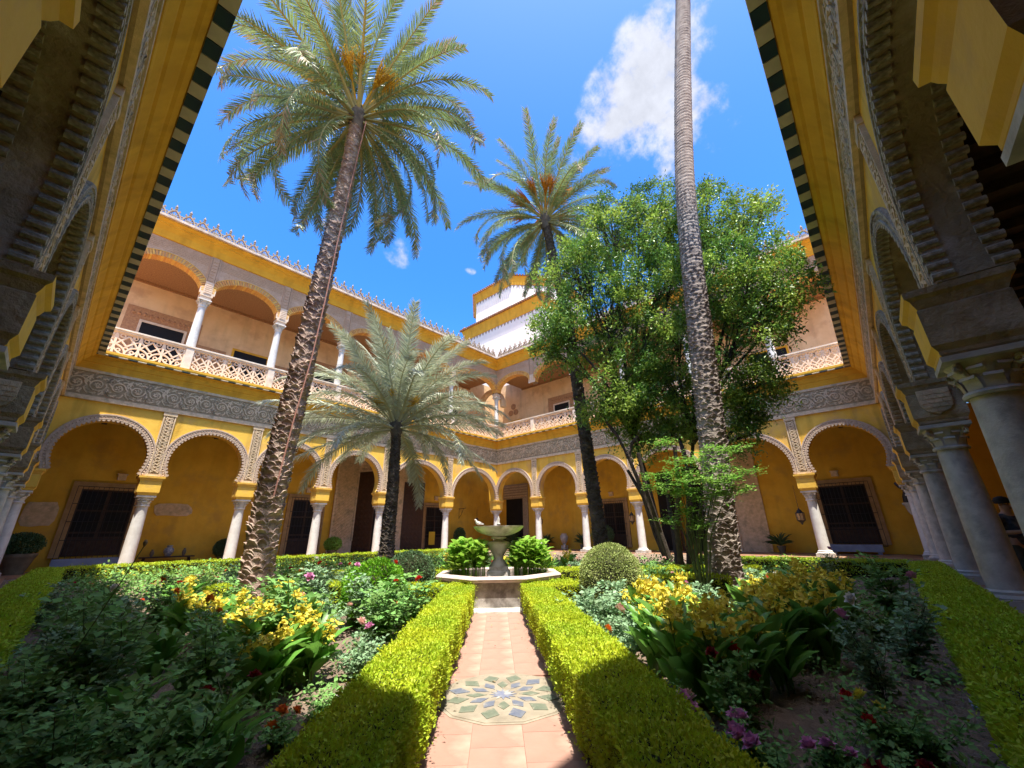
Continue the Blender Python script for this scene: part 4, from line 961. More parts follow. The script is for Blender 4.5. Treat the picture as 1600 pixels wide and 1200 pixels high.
cname = dict(red='red', darkred='dark red', pink='pink', white='white', orange='orange', yellow='yellow', palepink='pale pink')
ordn = ['first', 'second', 'third', 'fourth', 'fifth', 'sixth', 'seventh', 'eighth', 'ninth', 'tenth', 'eleventh', 'twelfth', 'thirteenth', 'fourteenth']
def rose_bush(label, p, v, sc_, rz, flowers=(), group='rose bushes in the beds', zs=1.0):
    o = empty('rose_bush', p, rz, label, 'rose bush', group); o.scale = (sc_, sc_, sc_*zs)
    fol, st, tips = ROSE[v]; inst('foliage', fol, o); inst('stems', st, o)
    for k, f in enumerate(flowers):
        t = tips[(k*2) % len(tips)]; q = inst('flower_head', BL[f], o); q.location = (t[0]+rnd.uniform(-.05, .05), t[1]+rnd.uniform(-.05, .05), t[2]+rnd.uniform(.02, .09)); q.scale = [1.15/sc_*rnd.uniform(.8, 1.3)]*3
        q.rotation_euler = (rnd.uniform(-.6, .6), rnd.uniform(-.6, .6), 0)
    return o
def sr_of(u, v, z):
    p = pixZ(u, v, z); d = (p.x-CX, p.y-CY); return (-.723*d[0]-.69*d[1], -.69*d[0]+.723*d[1])
cpos = {'r': [sr_of(u, v, z) for (u, v, z) in [(1180, 885, .8), (1205, 895, .75), (1230, 880, .8), (1255, 892, .75), (1280, 885, .78), (1305, 895, .72), (1190, 910, .7), (1215, 920, .68), (1240, 905, .72), (1265, 915, .68), (1225, 940, .62), (1250, 935, .62), (1180, 935, .65),
     (1150, 950, .62), (1190, 965, .58), (1120, 975, .58), (1160, 985, .55), (1095, 955, .6), (1060, 940, .62), (1030, 935, .6), (1010, 960, .55), (1050, 975, .55), (1085, 1000, .5), (1130, 1010, .5), (1270, 955, .55), (1300, 925, .6), (1045, 915, .66), (1080, 925, .66), (1170, 900, .74), (1000, 925, .62)]],
        'l': [sr_of(u, v, z) for (u, v, z) in [(300, 925, .62), (335, 932, .6), (365, 925, .62), (330, 950, .55), (370, 955, .55), (405, 945, .58), (440, 935, .6), (475, 930, .6), (430, 965, .52), (465, 960, .52), (500, 950, .55), (405, 985, .48), (445, 995, .46), (485, 985, .48), (290, 905, .66), (455, 915, .62), (420, 1020, .42)]]}
CANQ = []
FLP = [(578, 1035, .46, 'plant with vivid red geranium heads against the left path hedge', 4, ['red']*6, .55), (598, 1003, .46, 'plant with lilac pink flowers behind the red geraniums beside the left path hedge', 4, ['pink', 'palepink', 'pink', 'palepink', 'pink', 'pink'], .6),
 (455, 1092, .32, 'low plant with orange flowers on bare soil in the left bed', 4, ['orange', 'orange', 'orange'], .5), (505, 1060, .32, 'low plant with a single white bloom beside the left path hedge', 4, ['white'], .5),
 (1040, 1045, .40, 'plant with pale pink flowers just behind the right path hedge', 4, ['pink', 'palepink', 'pink', 'pink'], .55), (1190, 1085, .46, 'plant with mauve pink blooms in the shaded right bed', 4, ['pink']*6, .7),
 (1280, 1100, .38, 'straggling plant with small mauve blooms right of the mauve one', 4, ['pink']*3, .6), (1140, 1045, .44, 'plant with dark red blooms at the shadow edge of the right bed', 1, ['darkred', 'darkred', 'red'], .6),
 (1370, 1045, .5, 'plant with red and yellow blooms in the shaded right bed', 4, ['red', 'red', 'yellow'], .7), (1420, 1070, .42, 'plant with one yellow bloom near the hedge of the right bed', 4, ['yellow'], .6),
 (1352, 985, .55, 'plant with a white and a lilac bloom in the shaded right bed', 3, ['white', 'pink'], .7), (1410, 1165, .36, 'plant with a large dark red bloom at the bottom of the right bed', 4, ['darkred', 'darkred'], .6),
 (600, 885, .70, 'tall plant with scarlet flowers in front of the bright rounded bush', 0, ['red', 'red', 'orange', 'red', 'red'], .8), (630, 880, .66, 'plant with deep red flowers in front of the dark dome shrub', 2, ['red', 'red', 'red'], .8),
 (560, 985, .45, 'plant with dusty pink flowers among bluish foliage left of the path hedge', 2, ['palepink', 'pink', 'palepink'], .6), (690, 900, .55, 'plant with one orange bloom by the short hedge left of the fountain', 4, ['orange'], .6),
 (260, 920, .62, 'plant with orange blooms at the shadow edge of the left bed', 1, ['orange', 'orange', 'red'], .8), (330, 970, .5, 'plant with a rusty orange bloom before the left canna clump', 3, ['orange', 'orange'], .7),
 (170, 935, .6, 'shaded plant with two white blooms in the left bed', 1, ['white', 'white'], .75), (970, 960, .5, 'plant with small orange blooms among pale roses right of the path hedge', 2, ['orange', 'palepink'], .6)]
FPOS = [pixZ(a[0], a[1], a[2]) for a in FLP]
CPOS = [gp(a, b) for k in cpos for a, b in cpos[k]]
# rows of the left bed, (s, list of r), right bed likewise
def ok(p): return .9 < p.x < B-1.15 and .9 < p.y < A-1.15
rowsL = [(1.5, [-1.55, -2.2]), (2.2, [-1.5, -2.2, -2.9, -3.5]), (3.0, [-1.7, -2.35, -3.0, -3.7, -4.2]), (3.8, [-1.55, -2.2, -2.9, -3.5, -4.2, -5.0]), (4.7, [-1.5, -2.0, -4.1, -4.8, -5.5, -6.2]), (5.6, [-1.45, -2.0, -2.6, -4.9, -5.7, -6.5, -7.3]),
         (6.5, [-1.35, -1.9, -2.5, -3.1, -5.8, -6.8, -7.7, -8.5]), (7.4, [-2.9, -3.5, -4.2, -5.0, -6.2, -7.3, -8.5]), (9.4, [-2.6, -3.5, -4.4, -5.4, -6.6, -8.0]), (12.3, [-2.4, -4.2, -6.2, -8.4]), (10.3, [-3.1, -3.9, -4.8, -5.8])]
rowsR = [(1.4, [1.55, 2.2]), (2.0, [1.5, 2.15, 2.7]), (2.8, [1.45, 2.1, 2.8, 3.2]), (3.6, [1.5, 2.2, 3.0, 3.7]), (4.4, [1.4, 1.95, 3.3, 4.0, 4.7]), (5.3, [1.4, 1.9, 2.4, 4.6, 5.3, 5.9]), (6.3, [1.35, 2.6, 5.9, 6.7]), (7.4, [2.9, 7.2, 8.0]), (9.6, [2.4, 3.5, 5.8, 7.4]), (12.0, [2.2, 3.7, 5.2])]
sidebits = {'l': ('left', 'the left bed', -1), 'r': ('right', 'the right bed', 1)}
for key, rows in (('l', rowsL), ('r', rowsR)):
    side, bed, sg = sidebits[key]; rows = sorted(rows)
    for i, (s0, rl) in enumerate(rows):
        for j, r0 in enumerate(sorted(rl, key=abs)):
            p = gp(s0+rnd.uniform(-.15, .15), r0+rnd.uniform(-.1, .1), .02)
            if not ok(p): continue
            if any((p-Vector((q.x, q.y, p.z))).length < .36 for q in FPOS) or any((p-q).length < .27 for q in CPOS): continue
            lit = p.x < 23.0 and p.y < 22.6
            v = rnd.choice([0, 1, 2, 3, 4, 2] if lit else [0, 1, 1, 3, 4, 3]); 
            if s0 < 3.3: v = rnd.choice([4, 0, 4])
            fl = [rnd.choice(['red', 'pink', 'palepink', 'orange', 'white', 'yellow', 'palepink'])]*rnd.choice([0, 0, 1, 2, 3]) if lit else [rnd.choice(['pink', 'darkred', 'white', 'palepink'])]*rnd.choice([0, 0, 0, 1])
            col_ = ('with '+cname[fl[0]]+' blooms') if fl else 'without open blooms'
            lb = f"rose bush {col_}, {ordn[j]} from the path in the {ordn[i]} row, {side} bed"
            rose_bush(lb, p, v, rnd.uniform(.9, 1.25)*(.8 if s0 < 3 else 1), rnd.uniform(0, 6.28), fl)
# named flowers placed where the photograph shows them
def fl_plant(u, v, z, label, v_, flowers, sc_=.9): 
    p = pixZ(u, v, z); rose_bush(label, (p.x, p.y, .02), v_, sc_, rnd.uniform(0, 6), flowers, 'flowering plants picked out by colour', zs=max(.4, z/(.62*sc_)))
for a_ in FLP: fl_plant(*a_)
for k_, (u, v, vv) in enumerate([(40, 1120, 1), (120, 1180, 0), (60, 1040, 3), (205, 1135, 4), (150, 1065, 1), (250, 1185, 0), (20, 1180, 0), (300, 1100, 4), (95, 1110, 3)]):
    p = pixZ(u, v, .28); rose_bush(f"shaded rose bush at the lower left, {ordn[k_]} of a loose group by the hedge", (p.x, p.y, .02), vv, .8, k_*1.3, ())
for k_, (u, v) in enumerate([(110, 1000), (255, 1010), (60, 1090), (180, 1110), (310, 1045), (330, 1150)]):
    p = pixZ(u, v, .3); o = empty('broad_leaved_plant', (p.x, p.y, .02), k_*1.1, f"flowerless broad leaved plant in the shaded left bed, {ordn[k_]} from the far edge" if k_ else 'flowerless broad leaved plant in the shaded left bed, closest to the window', 'plant', 'broad leaved plants in the shade'); o.scale = (.62, .62, .55); CANQ.append(o)
# canna lilies -------------------------------------------------------------
CL = np.array([(0, 0, 0), (.15, .28, .03), (.5, .5, .10), (.82, .26, .02), (1, 0, -.12), (.82, -.26, .02), (.5, -.5, .10), (.15, -.28, .03), (.5, 0, 0.02), (.82, 0, -.04)])
CLF = np.array([(0, 8, 1), (1, 8, 2), (2, 8, 9), (2, 9, 3), (3, 9, 4), (0, 7, 8), (7, 6, 8), (6, 9, 8), (6, 5, 9), (5, 4, 9)])
def canna_proto(seed, h=.95, nst=6, flw=True):
    rs = np.random.RandomState(seed); P = []; D = []; L_ = []; st = MB(); fp = []; fd = []
    for k in range(nst):
        a = rs.rand()*2*PI; o = rs.rand()*.22; bx, by = o*math.cos(a), o*math.sin(a); lean = rs.normal(size=2)*.10; hh = h*(.7+.4*rs.rand())
        st.tube([(bx, by, 0), (bx+lean[0]*.5, by+lean[1]*.5, hh*.5), (bx+lean[0], by+lean[1], hh)], [.014, .011, .006], 5)
        for j in range(6):
            t = .04+.12*j; z = hh*t; b = j*2.3+rs.rand(); el = 1.15-.05*j+rs.normal()*.15
            P.append((bx+lean[0]*t, by+lean[1]*t, z)); D.append((math.cos(b)*math.cos(el), math.sin(b)*math.cos(el), math.sin(el))); L_.append(.42+.2*rs.rand())
        if flw:
            for j in range(34): z = hh*(.80+.30*rs.rand()); fp.append((bx+lean[0]+rs.normal()*.038, by+lean[1]+rs.normal()*.038, z)); fd.append(rs.normal(size=3)+np.array([0, 0, .4]))
    P = np.array(P); D = np.array(D); L_ = np.array(L_); Nn = np.cross(D, np.cross([0, 0, 1.], D)); Nn = np.cross(np.cross(D, [0, 0, 1.]), D)
    V, F = leaves(P, D, Nn+rs.normal(size=Nn.shape)*.2, L_, L_*.34, CL, CLF)
    leaf = npmesh('leaves', V, F, M['canna']); fm = None
    if flw:
        fp = np.array(fp); fd = np.array(fd); fm = []; q = len(fp)//nst
        for k in range(nst): a = fp[k*q:(k+1)*q]; s = .08*(.7+.6*rs.rand(q)); V, F = leaves(a, fd[k*q:(k+1)*q], rs.normal(size=(q, 3)), s, s*.7); fm.append(npmesh('flower_spike', V, F, M['p_yellow']))
    return leaf, st.mesh('stems', M['stem']), fm
CAN = [canna_proto(i, 1.0, 6) for i in range(1, 5)]; CANF = [canna_proto(9, .8, 5, False)]
for o in CANQ: inst('leaves', CANF[0][0], o); inst('stems', CANF[0][1], o)
def cl_label(key, j, lst):
    row = sorted({round(a[0]) for a in lst}); rr2 = sorted([q for q in range(len(lst)) if round(lst[q][0]) == round(lst[j][0])], key=lambda q: abs(lst[q][1]))
    return f"yellow flowering canna, {ordn[rr2.index(j)]} from the path in row {ordn[row.index(round(lst[j][0]))]} of the {'right' if key == 'r' else 'left'} clump"
for key, lst in cpos.items():
    for j, (s0, r0) in enumerate(lst):
        p = gp(s0, r0, .02); pl = CAN[j % 4]; nearer = 'near' if s0 < 5.8 else 'far'
        o = empty('canna_lily', p, rnd.uniform(0, 6), cl_label(key, j, lst), 'canna lily', 'yellow cannas in the beds'); s_ = rnd.uniform(.68, .82); o.scale = (s_, s_, s_*(.88 if key == 'r' else .72))
        inst('leaves', pl[0], o); inst('stems', pl[1], o); [inst('flower_spike', q_, o) for q_ in pl[2]]
for j, (s0, r0) in enumerate([(12.6, .2), (12.4, 1.4), (12.6, -1.3), (13.0, 2.2), (12.3, -3.2), (12.9, -2.2)]):
    pl = CAN[j % 4]; o = empty('canna_lily', gp(s0, r0, .02), j, f"distant yellow flowering canna, {ordn[j]} of those beyond the fountain", 'canna lily', 'yellow cannas in the beds'); o.scale = (.8, .8, .7); inst('leaves', pl[0], o); inst('stems', pl[1], o); [inst('flower_spike', q_, o) for q_ in pl[2]]
# pond plants in the basin
def pond(label, r0, w):
    o = empty('pond_plant', gp(9.3, r0, .50), pang, label, 'water plant', 'leafy plants growing in the basin'); n = 190; rs = nr
    x = rs.uniform(-.42, .42, n); y = rs.uniform(-w, w, n); h = .38+.36*rs.rand(n)*(1-.3*np.abs(y)/w)
    st = MB()
    for k in range(n): st.tube([(x[k], y[k], -.02), (x[k]*1.05, y[k]*1.05, h[k])], [.005, .003], 3, cap=False)
    st.build('stems', M['stem'] if False else M['pond'], o)
    P = []; D = []
    for k in range(n):
        for q in range(3): a = rs.rand()*2*PI; P.append((x[k]*1.05, y[k]*1.05, h[k]-q*.12)); D.append((math.cos(a), math.sin(a), .35+.4*rs.rand()))
    P = np.array(P); D = np.array(D); s = .19*(.7+.5*rs.rand(len(P))); V, F = leaves(P, D, np.tile([0, 0, 1.], (len(P), 1)), s, s*.62, CL, CLF)
    link(bpy.data.objects.new('leaves', npmesh('leaves', V, F, M['pond'])), o)
pond('bright green broad leaved clump filling the left half of the fountain basin', -.62, .36); pond('bright green broad leaved clump filling the right half of the fountain basin', .68, .34)
# fallen leaves and low weeds over the soil
n = 9000; s0 = nr.uniform(1, 12, n); r0 = nr.uniform(-9, 9, n); keep = (np.abs(r0) > .95) | ((np.abs(r0) < .45) & (nr.rand(n) < .12) & (s0 < 8))
P = np.stack([CX-.723*s0-.69*r0, CY-.69*s0+.723*r0, np.full(n, .06)-.025*(np.abs(r0) < .5)+nr.rand(n)*.02], 1)[keep]; P = P[(P[:, 0] < B-.9) & (P[:, 1] < A-.9) & (P[:, 0] > .8) & (P[:, 1] > .8)]
D = nr.normal(size=P.shape)*[1, 1, .15]; s = .035*(.6+nr.rand(len(P))); V, F = leaves(P, D, np.tile([0, 0, 1.], (len(P), 1))+nr.normal(size=P.shape)*.25, s, s*.5)
tag(link(bpy.data.objects.new('fallen_leaves', npmesh('fallen_leaves', V, F, M['dead']))), 'dry leaves and twigs littering the soil of the beds', 'leaf litter', kind='stuff')
n = 90000; s0 = nr.uniform(1, 13, n); r0 = nr.uniform(-9, 9, n); cl_ = np.sin(s0*2.1+r0*1.3)+np.sin(s0*.9-r0*2.7)+nr.normal(size=n)*.5; keep = (np.abs(r0) > .95) & (cl_ > -.25)
P = np.stack([CX-.723*s0-.69*r0, CY-.69*s0+.723*r0, .05+nr.rand(n)*.14], 1)[keep]; P = P[(P[:, 0] < B-.9) & (P[:, 1] < A-.9) & (P[:, 0] > .8) & (P[:, 1] > .8)]
D = nr.normal(size=P.shape)*[1, 1, .5]+[0, 0, .3]; s = .042*(.6+nr.rand(len(P))); V, F = leaves(P, D, np.tile([0, 0, 1.], (len(P), 1))+nr.normal(size=P.shape)*.4, s, s*.6)
tag(link(bpy.data.objects.new('ground_cover', npmesh('ground_cover', V, F, M['rose']))), 'low weeds and ground cover between the rose bushes', 'ground cover', kind='stuff')
n = 52000; x = nr.uniform(9.5, 25, n); y = nr.uniform(5, 22.5, n); s0 = (CX-x)*.723+(CY-y)*.69; r0 = -(x-CX)*.69+(y-CY)*.723
hgt = .20+.16*np.sin(x*2.7+y*1.1)+.14*np.sin(y*3.1-x*1.7)+.08*nr.normal(size=n)
keep = (s0 > 8.9) & (hgt > .08) & ((np.abs(r0) > 1.6) | (s0 > 11.8)) & (y < 22.6) & ~((s0 > 10.7) & (s0 < 11.6) & (np.abs(r0) < 6.5))
P = np.stack([x, y, .04+np.clip(hgt, 0, .62)*nr.rand(n)**.5], 1)[keep]; D = nr.normal(size=P.shape)*[1, 1, .6]+[0, 0, .4]; s = .085*(.6+nr.rand(len(P))); V, F = leaves(P, D, np.tile([0, 0, 1.], (len(P), 1))+nr.normal(size=P.shape)*.4, s, s*.6)
q = np.sin(P[:, 0]*3.3)*np.sin(P[:, 1]*2.9); mi = np.where(nr.rand(len(P)) < .05*(q > .2), 2, np.where(q > .25, 1, 0)); mi = np.where((nr.rand(len(P)) < .012), 3, mi)
tag(link(bpy.data.objects.new('mixed_planting', npmesh('mixed_planting', V, F, [M['rose'], M['lush'], M['p_yellow'], M['p_red']], np.repeat(mi, 2)))), 'low mixed planting with yellow and red specks filling the far beds', 'planting', kind='stuff')
# tall seed stalk in the near left bed
ss = empty('seed_stalk', gp(3.2, -3.2, .03), 0, 'tall leaning dark stalk with a dry bud in the shaded left bed', 'flower stalk')
p0 = gp(3.4, -3.2); pe = atpix(226, 852, 4.3)-p0; MB().tube([(0, 0, 0), (pe.x*.4, pe.y*.4, pe.z*.42), (pe.x*.8, pe.y*.8, pe.z*.8), (pe.x, pe.y, pe.z)], [.006, .005, .004, .003], 5).build('stalk', M['stem'], ss); ss.location = p0
MB().lathe([(.004, pe.z-.01), (.012, pe.z+.008), (.014, pe.z+.022), (.007, pe.z+.04)], c=(pe.x, pe.y), n=8).build('bud', M['dead'], ss)
# stone lid in the soil bottom right
q = pixZ(1535, 1105, .05); tag(MB().box(-.10, .10, -.06, .06, -.04, .02).build('stone_slab', M['skyblue_stone']), 'small grey green slab lying on the soil beside the right hedge', 'stone slab').location = q

# ------------------------------------------------------------------ palms
def frond_mesh(seed, L=4.2, droop=1.3, twist=0, leafm='palm', rach='rachis', nl=120, ll=.46, tipdry=.16):
    rs = np.random.RandomState(seed); N_ = 26; pts = []; p = np.array([0., 0., 0.]); side = rs.normal()*.10
    dirs = []
    for i in range(N_):
        t = i/(N_-1); a = .0-droop*t**1.6; d = np.array([math.cos(a), side*t, math.sin(a)]); dirs.append(d/np.linalg.norm(d)); pts.append(p.copy()); p = p+dirs[-1]*L/(N_-1)
    pts = np.array(pts); dirs = np.array(dirs); rc = MB(); rc.tube([tuple(q) for q in pts[:N_:2]], [.05*(1-.93*i/(N_-1))**1.3+.005 for i in range(0, N_, 2)], 5, flat=.6)
    P = []; D = []; Nn = []; Lg = []; ti = []
    for s in (-1, 1):
        t = .13+.87*(np.arange(nl)+rs.rand(nl)*.7)/nl; x = np.clip(t, 0, 1)*(N_-1); i = np.minimum(x.astype(int), N_-2); f = (x-i)[:, None]
        base = pts[i]*(1-f)+pts[i+1]*f; dd = unit(dirs[i]*(1-f)+dirs[i+1]*f); upv = unit(np.cross(np.cross(dd, [0, 0, 1.]), dd)); sd = np.cross(dd, upv)*s
        fwd = .55+.55*t+rs.normal(size=nl)*.10; vv = .38*np.cos(np.arange(nl)*2.1)*.8+.25+rs.normal(size=nl)*.12
        d = unit(dd*fwd[:, None]+sd+upv*vv[:, None]-np.array([0, 0, 1])*.38)
        P.append(base); D.append(d); Nn.append(upv+rs.normal(size=(nl, 3))*.35); Lg.append(ll*np.clip(np.sin(np.clip((t-.06)/1.0, 0, 1)*PI*.93+.12), .25, 1)**.6*(.85+.3*rs.rand(nl))); ti.append(t)
    P = np.concatenate(P); D = np.concatenate(D); Nn = np.concatenate(Nn); Lg = np.concatenate(Lg); ti = np.concatenate(ti)
    tm = np.array([(0, .35, 0), (.45, .5, .0), (1, .0, -.10), (.45, -.5, .0), (0, -.35, 0)]); tf = np.array([(0, 4, 3), (0, 3, 1), (1, 3, 2)])
    V, F = leaves(P, D, Nn, Lg, np.full(len(P), .027), tm, tf)
    lm = npmesh('leaflets', V, F, [M[leafm], M['palmtip']], np.repeat((rs.rand(len(P)) < np.where(ti > .75, tipdry, .02)).astype(int), 3))
    return lm, rc.mesh('rachis', M[rach], True)
FR_G = [frond_mesh(i, 4.2, dr, tipdry=td) for i, (dr, td) in enumerate([(1.25, .25), (1.6, .4), (1.85, .5), (.95, .2), (2.1, .6), (1.45, .35)])]
FR_S = [frond_mesh(20+i, 3.9, dr, leafm='palmg', rach='rachis_s', tipdry=.05, ll=.50, nl=125) for i, dr in enumerate([.85, 1.15, 1.45, .6])]
def trunk(pts, r0, r1, key, stubs, size, parent, seed, ring=.0, flare=1.5, nseg=14, smax=99):
    P = [Vector(p) for p in pts]; L = [0]
    for i in range(1, len(P)): L.append(L[-1]+(P[i]-P[i-1]).length)
    T = L[-1]
    def at(x):
        j = 0
        while j < len(P)-2 and L[j+1] < x: j += 1
        t = (x-L[j])/(L[j+1]-L[j]); 
        a = P[max(j-1, 0)]; b = P[j]; c = P[j+1]; d = P[min(j+2, len(P)-1)]
        q = .5*((2*b)+(c-a)*t+(2*a-5*b+4*c-d)*t*t+(3*b-a-3*c+d)*t**3); return q
    rs = random.Random(seed); m = int(T/.055) if ring else int(T/.35); vs = []; fs = []; nn = nseg
    def rad(x): 
        f = x/T; return (r0*(1-f)+r1*f)*(1+(flare-1)*math.exp(-x/.35))
    for i in range(m+1):
        x = T*i/m; c = at(x); r = rad(x)
        for k in range(nn):
            a = 2*PI*k/nn; rr_ = r*(1+ring*((1 if (i % 2) else -1)*.5+rs.uniform(-.5, .5)))
            vs.append((c.x+rr_*math.cos(a), c.y+rr_*math.sin(a), c.z))
    fs = [(i*nn+k, i*nn+(k+1) % nn, (i+1)*nn+(k+1) % nn, (i+1)*nn+k) for i in range(m) for k in range(nn)]
    MB().add(vs, fs).build('trunk', M[key], parent, smooth=False)
    mb = MB(); x = .1; row = 0
    while x < min(T-.1, smax):
        c = at(x); r = rad(x); sz = size*(1.15-.35*x/T)*(max(.35, 1-(x/smax)**2*.65) if smax < 90 else 1); cnt = max(6, int(2*PI*r/(sz*1.25)))
        for k in range(cnt):
            if rs.random() > stubs: continue
            a = 2*PI*(k+.5*(row % 2))/cnt+rs.uniform(-.22, .22); ca, sa = math.cos(a), math.sin(a); ta = Vector((-sa, ca, 0)); o = Vector((ca, sa, 0)); w = sz*rs.uniform(.6, .95); h = sz*rs.uniform(.35, .75); ou = sz*rs.uniform(.12, .48)
            b = c+o*(r*.94)+Vector((0, 0, rs.uniform(-.05, .05))); z = Vector((0, 0, 1))
            v = [b-ta*w-z*h*.6, b+ta*w-z*h*.6, b+ta*w*.55+o*ou*.8+z*h*.25, b-ta*w*.55+o*ou*.7+z*h*.3, b+z*h*.5+ta*w*.6, b+z*h*.5-ta*w*.6, b+o*ou*1.25+z*h*.55+ta*rs.uniform(-.3, .3)*w]
            mb.add([tuple(q) for q in v], [(0, 1, 2, 6, 3), (3, 6, 2, 4, 5), (0, 3, 5), (1, 4, 2)])
        x += sz*.5; row += 1
    mb.build('leaf_bases', M[key], parent); return at, T
def palm(label, base, pts, r0, r1, key, stubs, size, fronds, nf, scale, seed, fruit=None, emin=-70, emax=82, group=None, ring=0, flare=1.4, crown=True, lowbias=1.0, smax=99):
    o = empty('palm_tree', base, 0, label, 'palm tree', group); loc = [Vector(p)-Vector(base) for p in pts]
    trunk([tuple(q) for q in loc], r0, r1, key, stubs, size, o, seed, ring, flare, smax=smax)
    rs = random.Random(seed); top = loc[-1]
    if not crown: return o
    MB().lathe([(r1*1.0, -.5), (r1*1.5, -.25), (r1*1.7, .05), (r1*1.3, .35), (r1*.5, .6)], n=14).build('crown_heart', M['bark_d'], o, smooth=True).location = top
    for k in range(nf):
        f = (k+.5)/nf; az = k*2.39996+rs.uniform(-.15, .15); el = R(emax)+(R(emin)-R(emax))*f**lowbias+R(rs.uniform(-6, 6))
        v = fronds[rs.randrange(len(fronds))]
        caz = math.atan2(CY-base[1], CX-base[0]); da = abs((az-caz+PI) % (2*PI)-PI)
        if da < .62 and el < R(38): continue
        if f < .25: v = fronds[3] if len(fronds) > 3 else fronds[0]
        r = empty('frond', (0, 0, 0), parent=o); s_ = scale*rs.uniform(.88, 1.08)*(.8 if f < .12 else 1)
        r.matrix_local = Matrix.Translation(top+Vector((math.cos(az)*r1*.9, math.sin(az)*r1*.9, .25-.45*f))) @ Matrix.Rotation(az, 4, 'Z') @ Matrix.Rotation(-el, 4, 'Y') @ Matrix.Rotation(rs.uniform(-.5, .5), 4, 'X') @ Matrix.Scale(s_, 4)
        inst('leaflets', v[0], r); inst('rachis', v[1], r)
    if fruit:
        fk, cnt, ln, elv = fruit
        for k in range(cnt):
            az = k*2.39996+.7; mb = MB(); P = []; D = []
            el = R(elv)+rs.uniform(-.25, .3)
            for q in range(46):
                a2 = az+rs.uniform(-.32, .32); e2 = el+rs.uniform(-.25, .25); st = Vector((math.cos(a2)*math.cos(e2), math.sin(a2)*math.cos(e2), math.sin(e2)))
                c0 = Vector((math.cos(az)*math.cos(el), math.sin(az)*math.cos(el), math.sin(el)))*ln*.45
                l2 = ln*rs.uniform(.35, .6); e_ = c0+st*l2+Vector((0, 0, -l2*.25)); mb.tube([tuple(c0), tuple((c0+e_)/2+Vector((0, 0, .06))), tuple(e_)], .011, 3, cap=False)
                for w_ in range(4): P.append(tuple(c0.lerp(e_, .4+.2*w_))); D.append((rs.uniform(-1, 1), rs.uniform(-1, 1), rs.uniform(-1, .4)))
            mb.tube([(0, 0, 0), tuple(c0)], .025, 5)
            V, F = leaves(np.array(P), np.array(D), nr.normal(size=(len(P), 3)), np.full(len(P), .05), np.full(len(P), .035)); b = len(mb.v)
            mb.add([tuple(x) for x in V], [tuple(x) for x in F]); q = mb.build('flower_cluster', M['p_'+fk], o); q.location = top+Vector((0, 0, .2))
    return o
def lean_pts(lst, d): return [tuple(atpix(u, v, d)) for u, v in lst]
pA = lean_pts([(398, 935), (412, 830), (437, 715), (468, 590), (496, 470), (520, 370), (541, 280), (559, 185)], 9.6); pA[0] = (pA[0][0], pA[0][1], 0.)
OA = palm('tall date palm with rough shaggy trunk leaning over the left bed', pA[0], pA, .285, .165, 'bark', .95, .125, FR_G, 86, 1.06, 3, ('fruity', 12, 1.7, 38), -48, 84, flare=1.1)
bp = Vector(pA[0]); MB().tube([tuple(atpix(u, v, 9.28)-bp) for u, v in [(383+45, 775), (458, 660), (487, 560), (508, 470), (527, 380), (549, 285), (572, 190)]], .014, 5).build('cable', M['rope'], OA)
pS = lean_pts([(602, 885), (606, 840), (612, 780), (616, 730), (620, 665)], 16.8); pS[0] = (pS[0][0], pS[0][1], 0.)
palm('small silvery green date palm with a slender dark trunk in the middle of the court', pS[0], pS, .27, .17, 'bark_d', .95, .13, FR_S, 70, 1.2, 5, ('fruity', 8, 1.6, 45), -14, 86, flare=2.1)
pK = lean_pts([(946, 880), (932, 800), (917, 700), (902, 600), (886, 500), (868, 420), (852, 345)], 14.2); pK[0] = (pK[0][0], pK[0][1], 0.)
palm('tall palm with orange fruit stalks rising behind the leafy tree', pK[0], pK, .23, .16, 'bark_d', .95, .12, FR_G, 70, .98, 8, ('fruit', 12, 1.9, 42), -50, 86, flare=1.1)
pR = lean_pts([(1138, 940), (1130, 860), (1121, 760), (1108, 640), (1094, 520), (1080, 400), (1070, 280), (1067, 140), (1067, 0)], 10.0); pR[0] = (pR[0][0], pR[0][1], 0.)
v1, v2 = Vector(pR[-2]), Vector(pR[-1]); v3 = v2+(v2-v1)*.5; pR += [tuple(v3), tuple(v3+Vector((-.3, 1.2, 8.5)))]
palm('very tall ringed grey palm trunk rising out of the frame on the right', pR[0], pR, .30, .20, 'bark_g', .80, .10, FR_G, 40, 1.0, 13, None, -45, 84, ring=.03, flare=1.45, smax=10.5)

